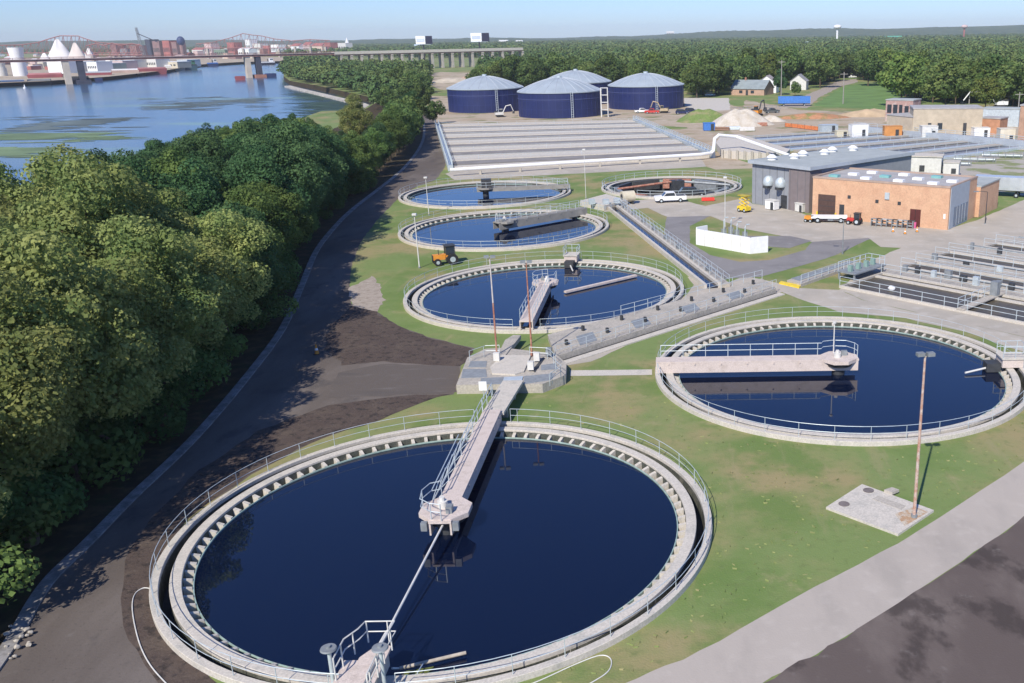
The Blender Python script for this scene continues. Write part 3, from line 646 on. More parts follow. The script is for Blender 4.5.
# dark strip and the light kerb walk at its foot
sl = [lerp2(A0, A1, 0), lerp2(A0, A1, 1)]; dv = Vector((A1[0]-A0[0], A1[1]-A0[1], 0)).normalized(); nv = Vector((dv.y, -dv.x, 0))
def off(p, d): return (p[0]+nv.x*d, p[1]+nv.y*d)
MB().prism([off(A0, .02), off(A1, .02), off(A1, .45), off(A0, .45)], 0, .03).build('dark_strip', darkm, tc)
MB().prism([off(A0, .45), off(A1, .45), off(A1, 1.25), off(A0, 1.25)], 0, .12).build('foot_walk', conc_l, tc)

# open diagonal channel: two walls, water between
a0, a1, b0, b1 = g2(604, 207), g2(704, 289), g2(618, 204), g2(728, 284)
td = thing('open_channel', (a0[0], a0[1], 0), 'long open channel of blue water slanting back between two concrete walls', 'channel')
dv = Vector((a1[0]-a0[0], a1[1]-a0[1], 0)).normalized(); nn = Vector((-dv.y, dv.x, 0))
def st(p, q, d0, d1): return [(p[0]+nn.x*d0, p[1]+nn.y*d0), (q[0]+nn.x*d0, q[1]+nn.y*d0), (q[0]+nn.x*d1, q[1]+nn.y*d1), (p[0]+nn.x*d1, p[1]+nn.y*d1)]
MB().prism(st(a0, a1, 0, .35), 0, .55).build('side_wall', conc_l, td)
MB().prism(st(a0, a1, 1.65, 2.0), 0, .55).build('side_wall', conc_l, td)
MB().prism(st(a0, a1, .35, 1.65), .01, .22).build('water_surface', deepwater, td)
MB().prism(st(a0, a1, 2.0, 3.1), 0, .40).build('walkway', conc, td)
mb = MB(); q = st(a0, a1, 2.05, 3.0); rail_mesh(mb, [(*lerp2(q[3], q[2], t/16), .4) for t in range(17)], 1.0, 2.2, .026); mb.build('hand_rail', galv, td); mb = MB(); rail_mesh(mb, [(*lerp2(q[0], q[1], t/16), .55) for t in range(17)], 1.0, 2.2, .033); mb.build('hand_rail', galv, td)
for k in range(8):
    p = lerp2(q[3], q[2], .08+k*.115); MB().box((p[0]-.5*nn.x, p[1]-.5*nn.y, 0), (.45, .45, .55), .3, z0=.401).build('gate_operator', galv_d, td)
# head structure at its far end
th = thing('valve_chamber', (a0[0], a0[1]+1, 0), 'pale concrete chamber with pipework at the far head of the open channel', 'chamber')
MB().prism([g2(580, 206), g2(604, 211), g2(628, 205), g2(606, 199)], 0, .9).build('chamber_wall', conc_l, th)
for x, y in ((592, 204), (606, 204), (617, 203)):
    p = g2(x, y, .9); MB().box((p[0], p[1], 0), (1.0, .7, .8), .3, z0=.9).build('gate_operator', galv, th)
mb = MB(); rail_mesh(mb, [(*g2(x, y, .9), .9) for x, y in ((581, 206), (604, 210.5), (626, 205))], 1, 1.6, .035); mb.build('hand_rail', galv, th)

# ================================================================== AERATION BASINS (right)
O3 = g2(839, 288); T3 = frame2(O3, R(-45)); UL = 75
def basin(name, T, u0, u1, v0, v1, zt, wall, label, wm, group, rails=(True, True), deck_to=None, wz=.06, post=2.6, rr=.035, cat='basin', railm=None, fill=None):
    p = T((u0+u1)/2, (v0+v1)/2); t = thing(name, (p[0], p[1], 0), label, cat, group)
    for (a, b) in ((v0, v0+wall), (v1-wall, v1)):
        mb = MB(); quadbox(mb, T, u0, u1, a, b, 0, zt); mb.build('long_wall', fill or conc_l, t)
    for (a, b) in ((u0, u0+wall), (u1-wall, u1)):
        mb = MB(); quadbox(mb, T, a, b, v0+wall, v1-wall, 0, zt-.003); mb.build('end_wall', fill or conc, t)
    mb = MB(); quadbox(mb, T, u0+wall, u1-wall, v0+wall, v1-wall, .03, wz); mb.build('water_surface', wm, t)
    if deck_to is not None:
        mb = MB(); quadbox(mb, T, u0, u1, v1+.002, deck_to, 0, zt-.02); mb.build('deck', conc if fill is None else fill, t)
    for flag, v in zip(rails, (v0+.12, v1-.12)):
        if flag:
            mb = MB(); n = max(2, int((u1-u0)/4)); rail_mesh(mb, [T(u0+(u1-u0)*i/n, v, zt) for i in range(n+1)], 1.05, post, rr); mb.build('guard_rail', railm or galv, t)
    return t
slots = [(0, 8.6, 12.6), (12.6, 16.2, 20.6), (20.6, 24.2, 29.5), (29.5, 33.0, 38.5), (38.5, 42.0, 48), (48, 52, 56)]
words = ['widest aeration basin with brown water nearest the picture, a white float in it', 'narrow aeration basin just behind the widest brown one, lined with boxes', 'narrow aeration basin, third row back from the wide brown one', 'narrow aeration basin, fourth row back from the wide brown one', 'narrow aeration basin, fifth row back, in front of the small brick extension', 'farthest aeration basin row, beside the parked silver tanker']
for k, (v0, v1, dk) in enumerate(slots):
    u0 = 0 if k < 3 else 2.0*(k-2)
    t = basin('aeration_basin', T3, u0, UL, v0, v1, .28, .38, words[k], murky, 'aeration basins by the brick building', rails=(True, True), deck_to=dk)
    if k == 0:
        mb = MB(); quadbox(mb, T3, .4, UL-.4, 6.6, 7.1, 0, .26); mb.build('baffle_wall', conc_l, t)
        for u in (14.5, 33):
            mb = MB(); quadbox(mb, T3, u, u+.9, -.05, 8.7, .29, .41); mb.build('cross_walk', conc, t)
            mb = MB(); p = T3(u+.45, 7.2); mb.box((p[0], p[1], 0), (.8, .7, 1.5), R(-45), z0=.411); mb.build('gate_operator', galv_d, t)
            mb = MB(); rail_mesh(mb, [T3(u+.05, .1, .41), T3(u+.05, 8.4, .41)], 1.05, 1.4, .035); mb.build('guard_rail', galv, t)
        p = T3(4.9, 3.0, .1); MB().blob((p[0], p[1], .25), (.38, .38, .3), 3).build('float', white, t, smooth=True)
    rn = random.Random(k)
    if k in (0, 1, 2):
        for i in range(16 if k == 0 else 9):
            u = u0+1.5+i*(2.0 if k == 0 else 4.2)+rn.uniform(-.4, .4); p = T3(u, v1+rn.uniform(.9, 2.6))
            MB().box((p[0], p[1], 0), (rn.uniform(.4, .8), rn.uniform(.3, .55), rn.uniform(.5, 1.0)), R(-45), z0=.261).build('gate_operator', [galv_d, darkm, galv][i % 3], t)
    if k < 4:
        mb = MB(); q = [T3(u0+1, dk-1.0, .42), T3(UL, dk-1.0, .42)]; mb.tube(q, .09, 6); mb.build('air_pipe', galv_d, t)
# head works at the left end of the basins
t = thing('gate_platform', (*T3(-2, 3), 0), 'railed steel gate platform at the left end of the widest brown basin', 'platform')
mb = MB(); quadbox(mb, T3, -2.6, -.05, 3.2, 9.5, .85, 1.0); mb.build('deck', galv_d, t)
for u, v in ((-2.4, 3.4), (-.3, 3.4), (-2.4, 9.2), (-.3, 9.2)):
    p = T3(u, v); MB().box((p[0], p[1], 0), (.2, .2, .849), R(-45), z0=0).build('leg', galv_d, t)
mb = MB(); rail_mesh(mb, [T3(-2.5, 3.3, 1.0), T3(-2.5, 9.4, 1.0), T3(-.2, 9.4, 1.0)], 1.05, 1.1, .04); mb.build('guard_rail', galv, t)
for i, v in enumerate((4, 5.6, 7.2, 8.6)):
    p = T3(-1.3, v); MB().box((p[0], p[1], 0), (.5, .4, .7), R(-45), z0=1.001).build('gate_operator', mat('greenish_cast_iron', (.22, .33, .29), .6, .1, 2), t)
# inlet channel running to the left of the basins, with the yellow kerb
t = thing('inlet_channel', g2(805, 284)+(0,), 'low grated inlet channel between the grass strip and the basin apron', 'channel')
MB().prism([g2(787, 283), (g2(801, 287)), (g2(862, 265)), (g2(848, 263))], 0, .35).build('body', conc, t)
MB().prism([g2(791, 281.5), (g2(799, 284)), (g2(856, 264.6)), (g2(849, 264))], .35, .40).build('grating', tarpan, t)
mb = MB(); rail_mesh(mb, [(*g2(801, 286.5), .35), (*g2(830, 276.5), .35), (*g2(860, 266), .35)], 1.0, 1.4, .035); mb.build('guard_rail', galv, t)
mb = MB(); mb.prism([g2(779, 284), g2(781, 282.2), g2(801, 286.6), g2(799, 288.6)], 0, .16); tag(mb.build('yellow_kerb', yellowp), 'bright yellow painted kerb at the end of the inlet channel', 'kerb')

# ================================================================== SECOND BASIN FIELD (behind the grey building)
Q = [G(722, 139), G(850, 131.5), G(1030, 149), G(886, 168)]
for k in range(6):
    v0, v1 = k/6, (k+.93)/6
    def bl(u, v): return tuple((Q[0].lerp(Q[1], u)).lerp(Q[3].lerp(Q[2], u), v))[:2]
    c0 = bl(.5, (v0+v1)/2); nm = ['leftmost', 'second', 'third', 'fourth', 'fifth', 'rightmost'][k]
    t = thing('covered_basin', (*c0, 0), f'grey basin behind the grey building, {nm} in its row of six', 'basin', 'parallel basins behind the grey building')
    MB().prism([bl(0, v0), bl(1, v0), bl(1, v0+.035), bl(0, v0+.035)], 0, .45).build('long_wall', conc, t)
    MB().prism([bl(0, v1-.03), bl(1, v1-.03), bl(1, v1), bl(0, v1)], 0, .5).build('long_wall', galv, t)
    MB().prism([bl(.0, v0+.035), bl(1, v0+.035), bl(1, v0+.10), bl(.0, v0+.10)], 0, .2).build('water_surface', mat('dark_basin_water', (.02, .022, .03), .3, .3, .3), t)
    MB().prism([bl(.0, v0+.10), bl(1, v0+.10), bl(1, v1-.03), bl(.0, v1-.03)], 0, .4).build('cover', mat('lavender_grey_cover', (.24, .24, .26), .8, .2, .5), t)
    mb = MB(); rail_mesh(mb, [(*bl(i/8, v1-.01), .5) for i in range(9)], 1.0, 4, .04); mb.build('guard_rail', galv, t)
t = thing('basin_gallery', (*bl(1.03, .5), 0), 'long pale green railed gallery across the far ends of the six basins', 'gallery')
MB().prism([bl(1.005, 0), bl(1.06, 0), bl(1.06, 1), bl(1.005, 1)], 0, 1.6).build('body', lightclad, t)
mb = MB(); rail_mesh(mb, [(*bl(1.03, i/10), 1.6) for i in range(11)], 1.0, 3, .06); mb.build('guard_rail', galv, t)

patch('basin_side_yard', [(893, 170), (945, 160), (1030, 149), (1110, 152), (1110, 185), (1024, 196), (985, 190), (940, 176)], .016, layered('patchy_yard', (.40, .37, .32), [((.20, .23, .09), .16, .46, .56, .9, (1, 1)), ((.33, .31, .27), .5, .5, .7, .6, (1, 1))]), .3)
for i_, (x_, y_, lb_) in enumerate(((950, 166, 'grey pipe rack at the left of the patchy yard beyond the cream house'), (975, 162, 'grey pipe rack in the middle of the patchy yard beyond the cream house'), (1003, 158, 'grey pipe rack at the right of the patchy yard beyond the cream house'))):
    p = G(x_, y_); t = thing('pipe_rack', p, lb_, 'rack'); mb = MB(); rail_mesh(mb, [(p.x-4, p.y+1.5, 0), (p.x+4, p.y-1.5, 0)], 1.4, 1.6, .07); mb.build('frame', galv_d, t)
    MB().tube([(p.x-4, p.y+2.1, .5), (p.x+4, p.y-.9, .5)], .3, 8).build('pipe', galv, t)
# ================================================================== COVERED BEDS (centre back)
QB = [G(452, 171), G(712, 158), G(634, 122.5), G(438, 127)]
def bb(u, v): return tuple((QB[0].lerp(QB[1], u)).lerp(QB[3].lerp(QB[2], u), v))[:2]
nb = 6; nmv = ['nearest', 'second', 'third', 'fourth', 'fifth', 'farthest']
lav = mat('lavender_concrete', (.36, .345, .335), .9, .1, .3)
for k in range(nb):
    a, b = k/nb, (k+1)/nb; h = (b-a)
    t = thing('covered_bed', (*bb(.5, (a+b)/2), 0), f'long covered treatment bed between the round tanks and the navy tanks, {nmv[k]} row', 'treatment bed', 'long covered beds in front of the navy tanks')
    MB().prism([bb(.01, a), bb(.99, a), bb(.99, a+.13*h), bb(.01, a+.13*h)], 0, .85).build('front_wall', conc_l, t)
    MB().prism([bb(.01, a+.13*h), bb(.99, a+.13*h), bb(.99, a+.36*h), bb(.01, a+.36*h)], 0, .25).build('trough', darkm, t)
    MB().prism([bb(.01, a+.36*h), bb(.99, a+.36*h), bb(.99, a+.66*h), bb(.01, a+.66*h)], 0, .6).build('cover', mat('dull_grey_cover', (.23, .215, .205), .9, .15, .3), t)
    MB().prism([bb(.01, a+.66*h), bb(.99, a+.66*h), bb(.99, a+.985*h), bb(.01, a+.985*h)], 0, .8).build('walkway', conc_l, t)
    mb = MB(); rail_mesh(mb, [(*bb(.01+.98*i/12, a+.7*h), .8) for i in range(13)], 1.0, 6, .035); mb.build('guard_rail', galv, t)
def line_thing(name, u, label):
    t = thing(name, (*bb(u, .5), 0), label, 'walkway')
    MB().prism([bb(u-.010, 0), bb(u+.010, 0), bb(u+.010, 1), bb(u-.010, 1)], 0, 1.25).build('deck', galv, t)
    mb = MB(); rail_mesh(mb, [(*bb(u-.008, i/20), 1.25) for i in range(21)], 1.0, 3, .07); rail_mesh(mb, [(*bb(u+.008, i/20), 1.25) for i in range(21)], 1.0, 3, .07); mb.build('hand_rail', galv, t)
line_thing('bed_walkway', -.004, 'railed steel walkway along the left ends of the covered beds')
line_thing('bed_walkway', 1.004, 'railed steel walkway along the right ends of the covered beds')
# white air main: along the front of the beds and up to the basins
mb = MB(); pts = [(*g2(450, 170, 1.3), 1.3), (*g2(560, 163, 1.3), 1.3), (*g2(700, 154.5, 1.3), 1.3), (*g2(711, 153, 1.3), 1.3)]
mb.tube(pts, .38, 10); p = Vector(pts[-1]); q = Vector((*g2(714, 152), 0))
mb.tube([p, p+Vector((.6, .4, .5)), p+Vector((.9, .6, 3.2)), p+Vector((1.8, 1.0, 3.9)), (*g2(737, 137, 4.4), 4.4)], .42, 10)
mb.tube([(*g2(737, 137, 4.4), 4.4), (*g2(789, 155.5, 2.2), 2.2)], .38, 10)
o = mb.build('air_main', white, None, True); tag(o, 'fat white air pipe along the covered beds, rising in a gooseneck at the right', 'pipe')
for x in (480, 520, 560, 600, 640, 680):
    y = 170+(x-450)*(153.5-170)/261; p = g2(x, y, 1.3); MB().box((p[0], p[1], 0), (.5, .5, .75), z0=0).build('pipe_stand', conc, o)
t = thing('pipe_gallery_wall', g2(735, 158)+(0,), 'pale concrete basin wall with buttresses under the white gooseneck pipe', 'wall')
MB().prism([g2(716, 150), g2(722, 158), g2(784, 163), g2(790, 157), g2(740, 141), g2(722, 141)], 0, 1.8).build('body', conc_l, t)
for k in range(9):
    x = 722+k*7.5; p = g2(x, 158+k*.6); MB().box((p[0], p[1]-.3, 0), (.5, .7, 2.1), z0=0).build('buttress', conc, t)

# ================================================================== DIGESTERS
def digester(px, pyfront, Rd, H, rise, label):
    f = G(px, pyfront); d = Vector((f.x, f.y, 0)).normalized(); c = f+d*Rd; c = (c.x, c.y)
    t = thing('digester_tank', (*c, 0), label, 'storage tank', 'navy domed storage tanks')
    MB().cyl(c, Rd, 0, H, 64).build('shell', navy, t, smooth=True)
    mb = MB()
    for k in range(40):
        a = 2*math.pi*k/40; mb.box((c[0]+(Rd+.03)*math.cos(a), c[1]+(Rd+.03)*math.sin(a), 0), (.10, .14, H-.1), a, z0=.05)
    for z in (H*.33, H*.66): mb.lathe([(Rd, z), (Rd+.06, z), (Rd+.06, z+.12), (Rd, z+.12)], c, 64)
    mb.build('panel_seam', mat('navy_steel_rib', (.03, .042, .15), .5, .1, 1), t)
    MB().lathe([(Rd+.002, H*.72), (Rd+.22, H*.72), (Rd+.22, H*.72+.25), (Rd+.002, H*.72+.25)], c, 64).build('wind_girder', navy2, t)
    prof = [(Rd+.35, H-.15), (Rd+.35, H+.15)]+[(Rd*math.cos(R(90*k/8))**1.0, H+.15+rise*math.sin(R(90*k/8))**1.15) for k in range(1, 8)]+[(.02, H+.15+rise)]
    prof = [(Rd+.35, H-.15), (Rd+.35, H+.15)]+[(Rd*(1-k/8), H+.15+rise*(1-(1-k/8)**1.7)) for k in range(1, 8)]+[(.02, H+.15+rise)]
    MB().lathe(prof, c, 48, False).build('dome_roof', domem, t, smooth=True)
    mb = MB()
    for k in range(24):
        a = 2*math.pi*k/24; mb.tube([(c[0]+r*math.cos(a), c[1]+r*math.sin(a), z+.03) for r, z in prof[1:-1]], .09, 4)
    mb.build('roof_rib', mat('dome_rib', (.42, .46, .50), .5, .1, 1), t)
    mb = MB(); mb.cyl(c, .9, H+rise, H+rise+.7, 16); mb.build('roof_vent', galv, t)
    mb = MB(); s = Vector((c[0], c[1], 0))-d*(Rd+.25)+Vector((-d.y, d.x, 0))*(-Rd*.25)
    mb.tube([s, s+Vector((0, 0, H+.6))], .09, 6); mb.tube([s+Vector((.7, 0, 0)), s+Vector((.7, 0, H+.6))], .09, 6)
    for z in np.arange(.5, H, .8): mb.tube([s+Vector((0, 0, z)), s+Vector((.7, 0, z))], .05, 4)
    mb.build('ladder', galv, t)
    return c
digester(561, 118.5, 15.0, 8.6, 4.6, 'front navy tank with pale dome, nearest to the covered beds and overlapping another')
digester(487, 113, 14.6, 8.6, 4.4, 'navy tank with pale dome on the left beside the riverside trees')
digester(646.5, 110, 14.8, 8.6, 4.4, 'navy tank with pale dome on the right, beside parked machinery')
digester(577, 105.5, 14.8, 8.8, 4.6, 'navy tank with pale dome mostly hidden behind the front one')
t = thing('stair_tower', G(605, 117), 'pale steel stair tower standing between the front and right navy tanks', 'stair tower')
p = G(605, 117)
for sx in (-1, 1):
    for sy in (-1, 1): MB().box((p.x+sx*1.2, p.y+sy*1.2, 0), (.25, .25, 10), z0=0).build('post', offw, t)
for z in (2.5, 5, 7.5, 9.9): MB().box((p.x, p.y, 0), (2.6, 2.6, .15), z0=z).build('landing', offw, t)

# ================================================================== GREY BUILDING
def rect_building(c0, ang, L, D): return frame2(c0, ang)
P0 = g2(752, 203.5); TG = frame2(P0, R(-49)); LG, DG, HG = 12.9, 26.5, 6.9
p = TG(LG/2, DG/2)
tg = thing('grey_building', (p[0], p[1], 0), 'flat roofed grey clad building with a brown corner and two round wall hoods', 'building')
mb = MB(); quadbox(mb, TG, 0, LG*.66, 0, DG, 0, HG); mb.build('wall', greyclad, tg)
mb = MB(); quadbox(mb, TG, LG*.66+.003, LG, -.35, 2.5, 0, HG+.0); mb.build('brown_corner_panel', brownclad, tg)
mb = MB(); quadbox(mb, TG, LG*.66+.003, LG-.05, 2.503, DG, 0, HG-.002); mb.build('wall', greyclad, tg)
mb = MB(); quadbox(mb, TG, -.35, LG+.3, -.6, DG+.3, HG+.002, HG+.28); mb.build('roof', roofgrey, tg)
mb = MB(); quadbox(mb, TG, -.42, LG+.37, -.67, -.60, HG-.12, HG+.42); quadbox(mb, TG, -.42, -.35, -.6, DG+.3, HG-.12, HG+.42); quadbox(mb, TG, LG+.30, LG+.37, -.6, DG+.3, HG-.12, HG+.42); mb.build('roof_edge_trim', lightclad, tg)
for u in (3.9, 6.6):
    q = TG(u, -.2); mb = MB()
    mb.lathe([(.01, 3.4), (.8, 3.5), (.95, 3.9), (.8, 4.6), (.45, 5.0), (.01, 5.1)], q[:2], 16, False); mb.build('wall_hood', galv, tg, smooth=True)
    q = TG(u, -.75); MB().cyl(q[:2], .55, 3.15, 3.49, 14).build('hood_opening', darkm, tg)
mb = MB(); quadbox(mb, TG, 6.6, 7.9, -.06, -.002, 0, 2.2); mb.build('door', darkm, tg)
for i in range(6):
    q = TG(1.6+(i % 2)*1.5, 3+i*3.9); mb = MB(); mb.cyl(q[:2], .75, HG+.28, HG+.7, 14); mb.cyl(q[:2], .95, HG+.7, HG+1.15, 14, r2=.35); mb.build('roof_ventilator', white, tg, smooth=True)
for u in np.arange(.8, LG-.3, 1.6):
    mb = MB(); quadbox(mb, TG, u, u+.06, -.035 if u < LG*.66 else -.385, -.003 if u < LG*.66 else -.353, .1, HG-.15); mb.build('cladding_seam', mat('seam_grey', (.13, .135, .145), .7, .1, 1), tg)

# ================================================================== BRICK BUILDING
B0_ = g2(812, 216.5); TB2 = frame2(B0_, R(-35)); LB, DB, HB = 21.6, 12.0, 6.0
p = TB2(LB/2, DB/2)
tb2 = thing('brick_building', (p[0], p[1], 0), 'long flat roofed tan brick building with a garage door and grey gable end', 'building')
mb = MB(); quadbox(mb, TB2, 0, LB, 0, DB, 0, HB); mb.build('wall', brick, tb2)
mb = MB(); quadbox(mb, TB2, .35, LB-.35, .35, DB-.35, HB+.002, HB+.06); mb.build('roof', rooflt, tb2)
mb = MB()
for a in ((-.06, LB+.06, -.06, .3), (-.06, LB+.06, DB-.3, DB+.06), (-.06, .3, .303, DB-.303), (LB-.3, LB+.06, .303, DB-.303)): quadbox(mb, TB2, *a, HB+.003, HB+.28)
mb.build('parapet', mat('parapet_trim', (.40, .30, .24), .8, .1, 1), tb2)
def on_front(u0, u1, z0, z1, name, m, d=.05, parent=None): 
    mb = MB(); quadbox(mb, TB2, u0, u1, -d, -.003, z0, z1); return mb.build(name, m, parent or tb2)
gd = on_front(1.0, 3.9, .02, 3.6, 'garage_door', mat('brown_door', (.085, .05, .04), .6, .15, 3))
for z in (.9, 1.8, 2.7):
    mb = MB(); quadbox(mb, TB2, 1.0, 3.9, -.075, -.052, z, z+.06); mb.build('door_rail', darkm, gd)
on_front(.75, 1.0, 0, .9, 'bollard_guard', yellowp, .12); on_front(3.9, 4.15, 0, .9, 'bollard_guard', yellowp, .12)
d1 = on_front(4.6, 5.4, .02, 2.3, 'door', darkm); on_front(15.9, 17.5, .02, 2.6, 'double_door', mat('maroon_door', (.10, .025, .022), .6, .1, 2))
on_front(16.68, 16.74, .02, 2.6, 'door_stile', black, .07)
on_front(5.9, 6.4, 3.3, 3.8, 'wall_vent', darkm); on_front(10.4, 10.9, 3.0, 3.5, 'wall_vent', darkm); on_front(13.9, 14.4, 3.0, 3.5, 'wall_vent', darkm); on_front(11.9, 12.6, 3.7, 4.7, 'wall_louvre', galv, .2)
on_front(20.9, 21.2, 1.6, 2.3, 'sign_panel', white)
q = TB2(LB, 0)
mb = MB(); quadbox(mb, TB2, LB+.003, LB+.08, .4, 8.4, .05, HB+.1); ge = mb.build('gable_cladding', lightclad, tb2)
mb = MB(); quadbox(mb, TB2, LB+.082, LB+.12, 2.0, 8.0, .3, 3.0); gw = mb.build('window', mat('blue_grey_glass', (.10, .16, .24), .15, .1, 2, spec=.6), ge)
for v in (3.2, 4.4, 5.6, 6.8):
    mb = MB(); quadbox(mb, TB2, LB+.121, LB+.15, v-.05, v+.05, .3, 3.0); mb.build('mullion', lightclad, ge)
rn = random.Random(9)
for i in range(11):
    u = 2.5+i*1.75; v = 2.3+(i % 3)*3.2; q = TB2(u, v)
    MB().box((q[0], q[1], 0), (1.5, 1.1, .35), R(-35), z0=HB+.061).build('skylight', white if i % 4 else mat('teal_skylight', (.20, .42, .40), .4, .1, 2), tb2)
t = thing('brick_extension', TB2(LB+2, DB+2), 'low brick extension right of the grey gable', 'building')
mb = MB(); quadbox(mb, TB2, LB-3, LB+.6, DB+.1, DB+9.5, 0, 4.6); mb.build('wall', brick, t)
mb = MB(); quadbox(mb, TB2, LB-3.1, LB+.7, DB+.1, DB+9.6, 4.602, 4.8); mb.build('roof', roofgrey, t)

# pale plant house behind, right of the grey building
t = thing('pale_plant_house', G(930, 176), 'small cream flat roofed house behind the brick building', 'building')
TP = frame2(g2(901, 177), R(-20)); 
mb = MB(); quadbox(mb, TP, 0, 7.5, 0, 4.5, 0, 4.0); mb.build('wall', offw, t); mb = MB(); quadbox(mb, TP, -.2, 7.7, -.2, 4.7, 4.002, 4.2); mb.build('roof', conc_l, t)
mb = MB(); quadbox(mb, TP, 3.4, 4.4, -.06, -.003, 1.2, 2.4); mb.build('window', darkm, t)
t = thing('cream_house_annex', G(934, 172), 'lower cream annex with a dark opening joined to the small cream house', 'building')
mb = MB(); quadbox(mb, TP, 7.9, 10.8, .5, 4.3, 0, 2.9); mb.build('wall', offw, t); mb = MB(); quadbox(mb, TP, 7.8, 10.9, .4, 4.4, 2.902, 3.05); mb.build('roof', conc_l, t)
mb = MB(); quadbox(mb, TP, 9.4, 10.3, .44, .497, .9, 1.9); mb.build('window', darkm, t)

# ================================================================== WHITE SCREEN WALL
W0, W1, W2 = Vector((*g2(696, 244.5), 0)), Vector((*g2(750, 254), 0)), Vector((*g2(768, 252.2), 0))
t = thing('screen_wall', (W1.x, W1.y, 0), 'bright white screen wall standing on the grass beside the service loop', 'wall')
def wall_seg(a, b, th, h, name, m, par, z0=0.0):
    d = (b-a).normalized(); n_ = Vector((-d.y, d.x, 0))*th
    return MB().prism([(a.x, a.y), (b.x, b.y), (b.x+n_.x, b.y+n_.y), (a.x+n_.x, a.y+n_.y)], z0, h).build(name, m, par)
wall_seg(W0, W1, .2, 2.15, 'front_panel', white, t); d12 = (W2-W1).normalized(); wall_seg(W1+d12*.003, W2, .2, 2.15, 'side_panel', white, t)
dd = Vector((.75, .66, 0)); wall_seg(W0+dd*.21, W0+dd*2.2, .2, 2.35, 'return_panel', white, t)
for k in range(1, 6):
    a = W0.lerp(W1, k/6); MB().box((a.x-.02, a.y-.02, 0), (.05, .05, 2.1), R(-45), z0=.02).build('panel_joint', offw, t)
for i, (x, y) in enumerate(((724, 232), (731, 230), (737, 233), (745, 235))):
    p = G(x, y+6); tt = thing('meter_pipe', p, ['tall thin grey vent pipe inside the white screen wall', 'bent grey pipe behind the white screen wall', 'short grey valve stand behind the white screen wall', 'grey pump box behind the corner of the white screen wall'][i], 'pipe')
    mb = MB(); h = [2.9, 2.6, 2.4, 2.3][i]; mb.tube([p, p+Vector((0, 0, h-.4)), p+Vector((.15, 0, h)), p+Vector((.6, .1, h))], .09, 8); mb.build('pipe', galv, tt); MB().box((p.x, p.y+.4, 0), (.7, .5, 1.2), z0=0).build('pump_box', galv_d, tt)

# ================================================================== SLAB WITH MANHOLES, POLES
t = thing('vault_slab', G(882, 508), 'pale concrete vault slab with two round lids at the foot of the rusty pole', 'slab')
VP = [g2(*q, .15) for q in ((826, 507), (862, 484), (934, 510), (898, 534))]
MB().prism(VP, 0, .15).build('slab', conc_l, t)
for x, y in ((868.5, 490.5), (844, 504)):
    p = g2(x, y, .15); MB().cyl(p, .34, .15, .175, 20).build('manhole_lid', mat('lid_iron', (.17, .145, .135), .8, .2, 4), t)
def sp(pix, z0, z1, m, n_): MB().prism([g2(*q, .15) for q in pix], z0, z1).build(n_, m, t)
sp([(872, 499), (878, 496), (906, 506), (901, 510)], .15, .165, conc, 'hatch_cover'); sp([(884, 492), (892, 489.5), (899, 492), (892, 495)], .15, .32, conc, 'raised_curb')
sp([(895, 514), (915, 507), (928, 512), (905, 526)], .15, .158, mat('rust_stain', (.42, .27, .16), .9, .25, 3, c2=(.50, .44, .35), thresh=(.4, .6)), 'rust_stain')

def light_pole(base, top_y, label, r=.075, m1=rust, m2=None, head='flood', z0=0.0, split=.5, arm_dir=0.0):
    p = G(base[0], base[1], z0) if len(base) == 2 else Vector(base); h = hfor(p, top_y)
    t = thing('light_pole', p, label, 'light pole', 'light poles'); B = lambda z: (p.x, p.y, p.z+z)
    MB().cyl((p.x, p.y), r*2.2, p.z, p.z+.18, 12).build('base_plate', galv_d if m1 is not rust else rust, t)
    if m2 is None: mb = MB(); mb.tube([B(.18), B(h)], r*1.25, 8, r2=r*.75); mb.build('pole', m1, t, smooth=True)
    else:
        mb = MB(); mb.tube([B(.18), B(h*split)], r*1.25, 8, r2=r); mb.build('pole', m1, t, smooth=True)
        mb = MB(); mb.tube([B(h*split+.002), B(h)], r, 8, r2=r*.75); mb.build('upper_pole', m2, t, smooth=True)
    if head == 'flood':
        for s in (-1, 1):
            mb = MB(); x = p.x+s*.28; mb.tube([B(h-.05), (x, p.y, p.z+h+.02)], .03, 5); mb.box((x, p.y-.05, p.z+h+.12), (.42, .34, .2), .2); mb.build('lamp_head', galv_d, t)
    elif head == 'arm':
        mb = MB(); e = Vector((math.cos(arm_dir), math.sin(arm_dir), 0)); q = Vector(B(h)); mb.tube([q, q+e*.9+Vector((0, 0, .12)), q+e*1.5+Vector((0, 0, .12))], .04, 6); mb.build('lamp_arm', m2 or m1, t)
        c_ = q+e*1.7+Vector((0, 0, .10)); MB().box((c_.x, c_.y, c_.z), (.7, .3, .14), arm_dir).build('lamp_head', galv_d, t)
    else:
        MB().box(B(h+.08), (.5, .5, .22)).build('lamp_head', offw, t)
    return t
light_pole((*g2(914, 517, .165), .165), 356, 'tall rusty floodlight pole standing on the corner of the vault slab', .085, m1=mat('peeling_rust_paint', (.42, .24, .17), .8, .2, 2.5, c2=(.52, .42, .36), thresh=(.42, .62)))
light_pole((*g2(497, 356, JZ), JZ), 258, 'pole with white upper half and rusty foot on the left side of the junction platform', .07, rust, mat('weathered_white', (.55, .5, .47), .7, .15, 2), split=.55)
light_pole((*g2(532, 356, JZ), JZ), 263, 'rusty red pole with two lamps beside the start of the far bridge', .07, rust)
light_pole((419.5, 268), 215, 'pale lamp pole on the grass left of the orange tractor', .07, offw, head='box')
light_pole((429, 215), 178, 'thin pale lamp pole between the two far round tanks', .06, offw, head='box')
light_pole((725, 228), 178, 'thin white pole rising behind the white screen wall', .06, offw, head='box')
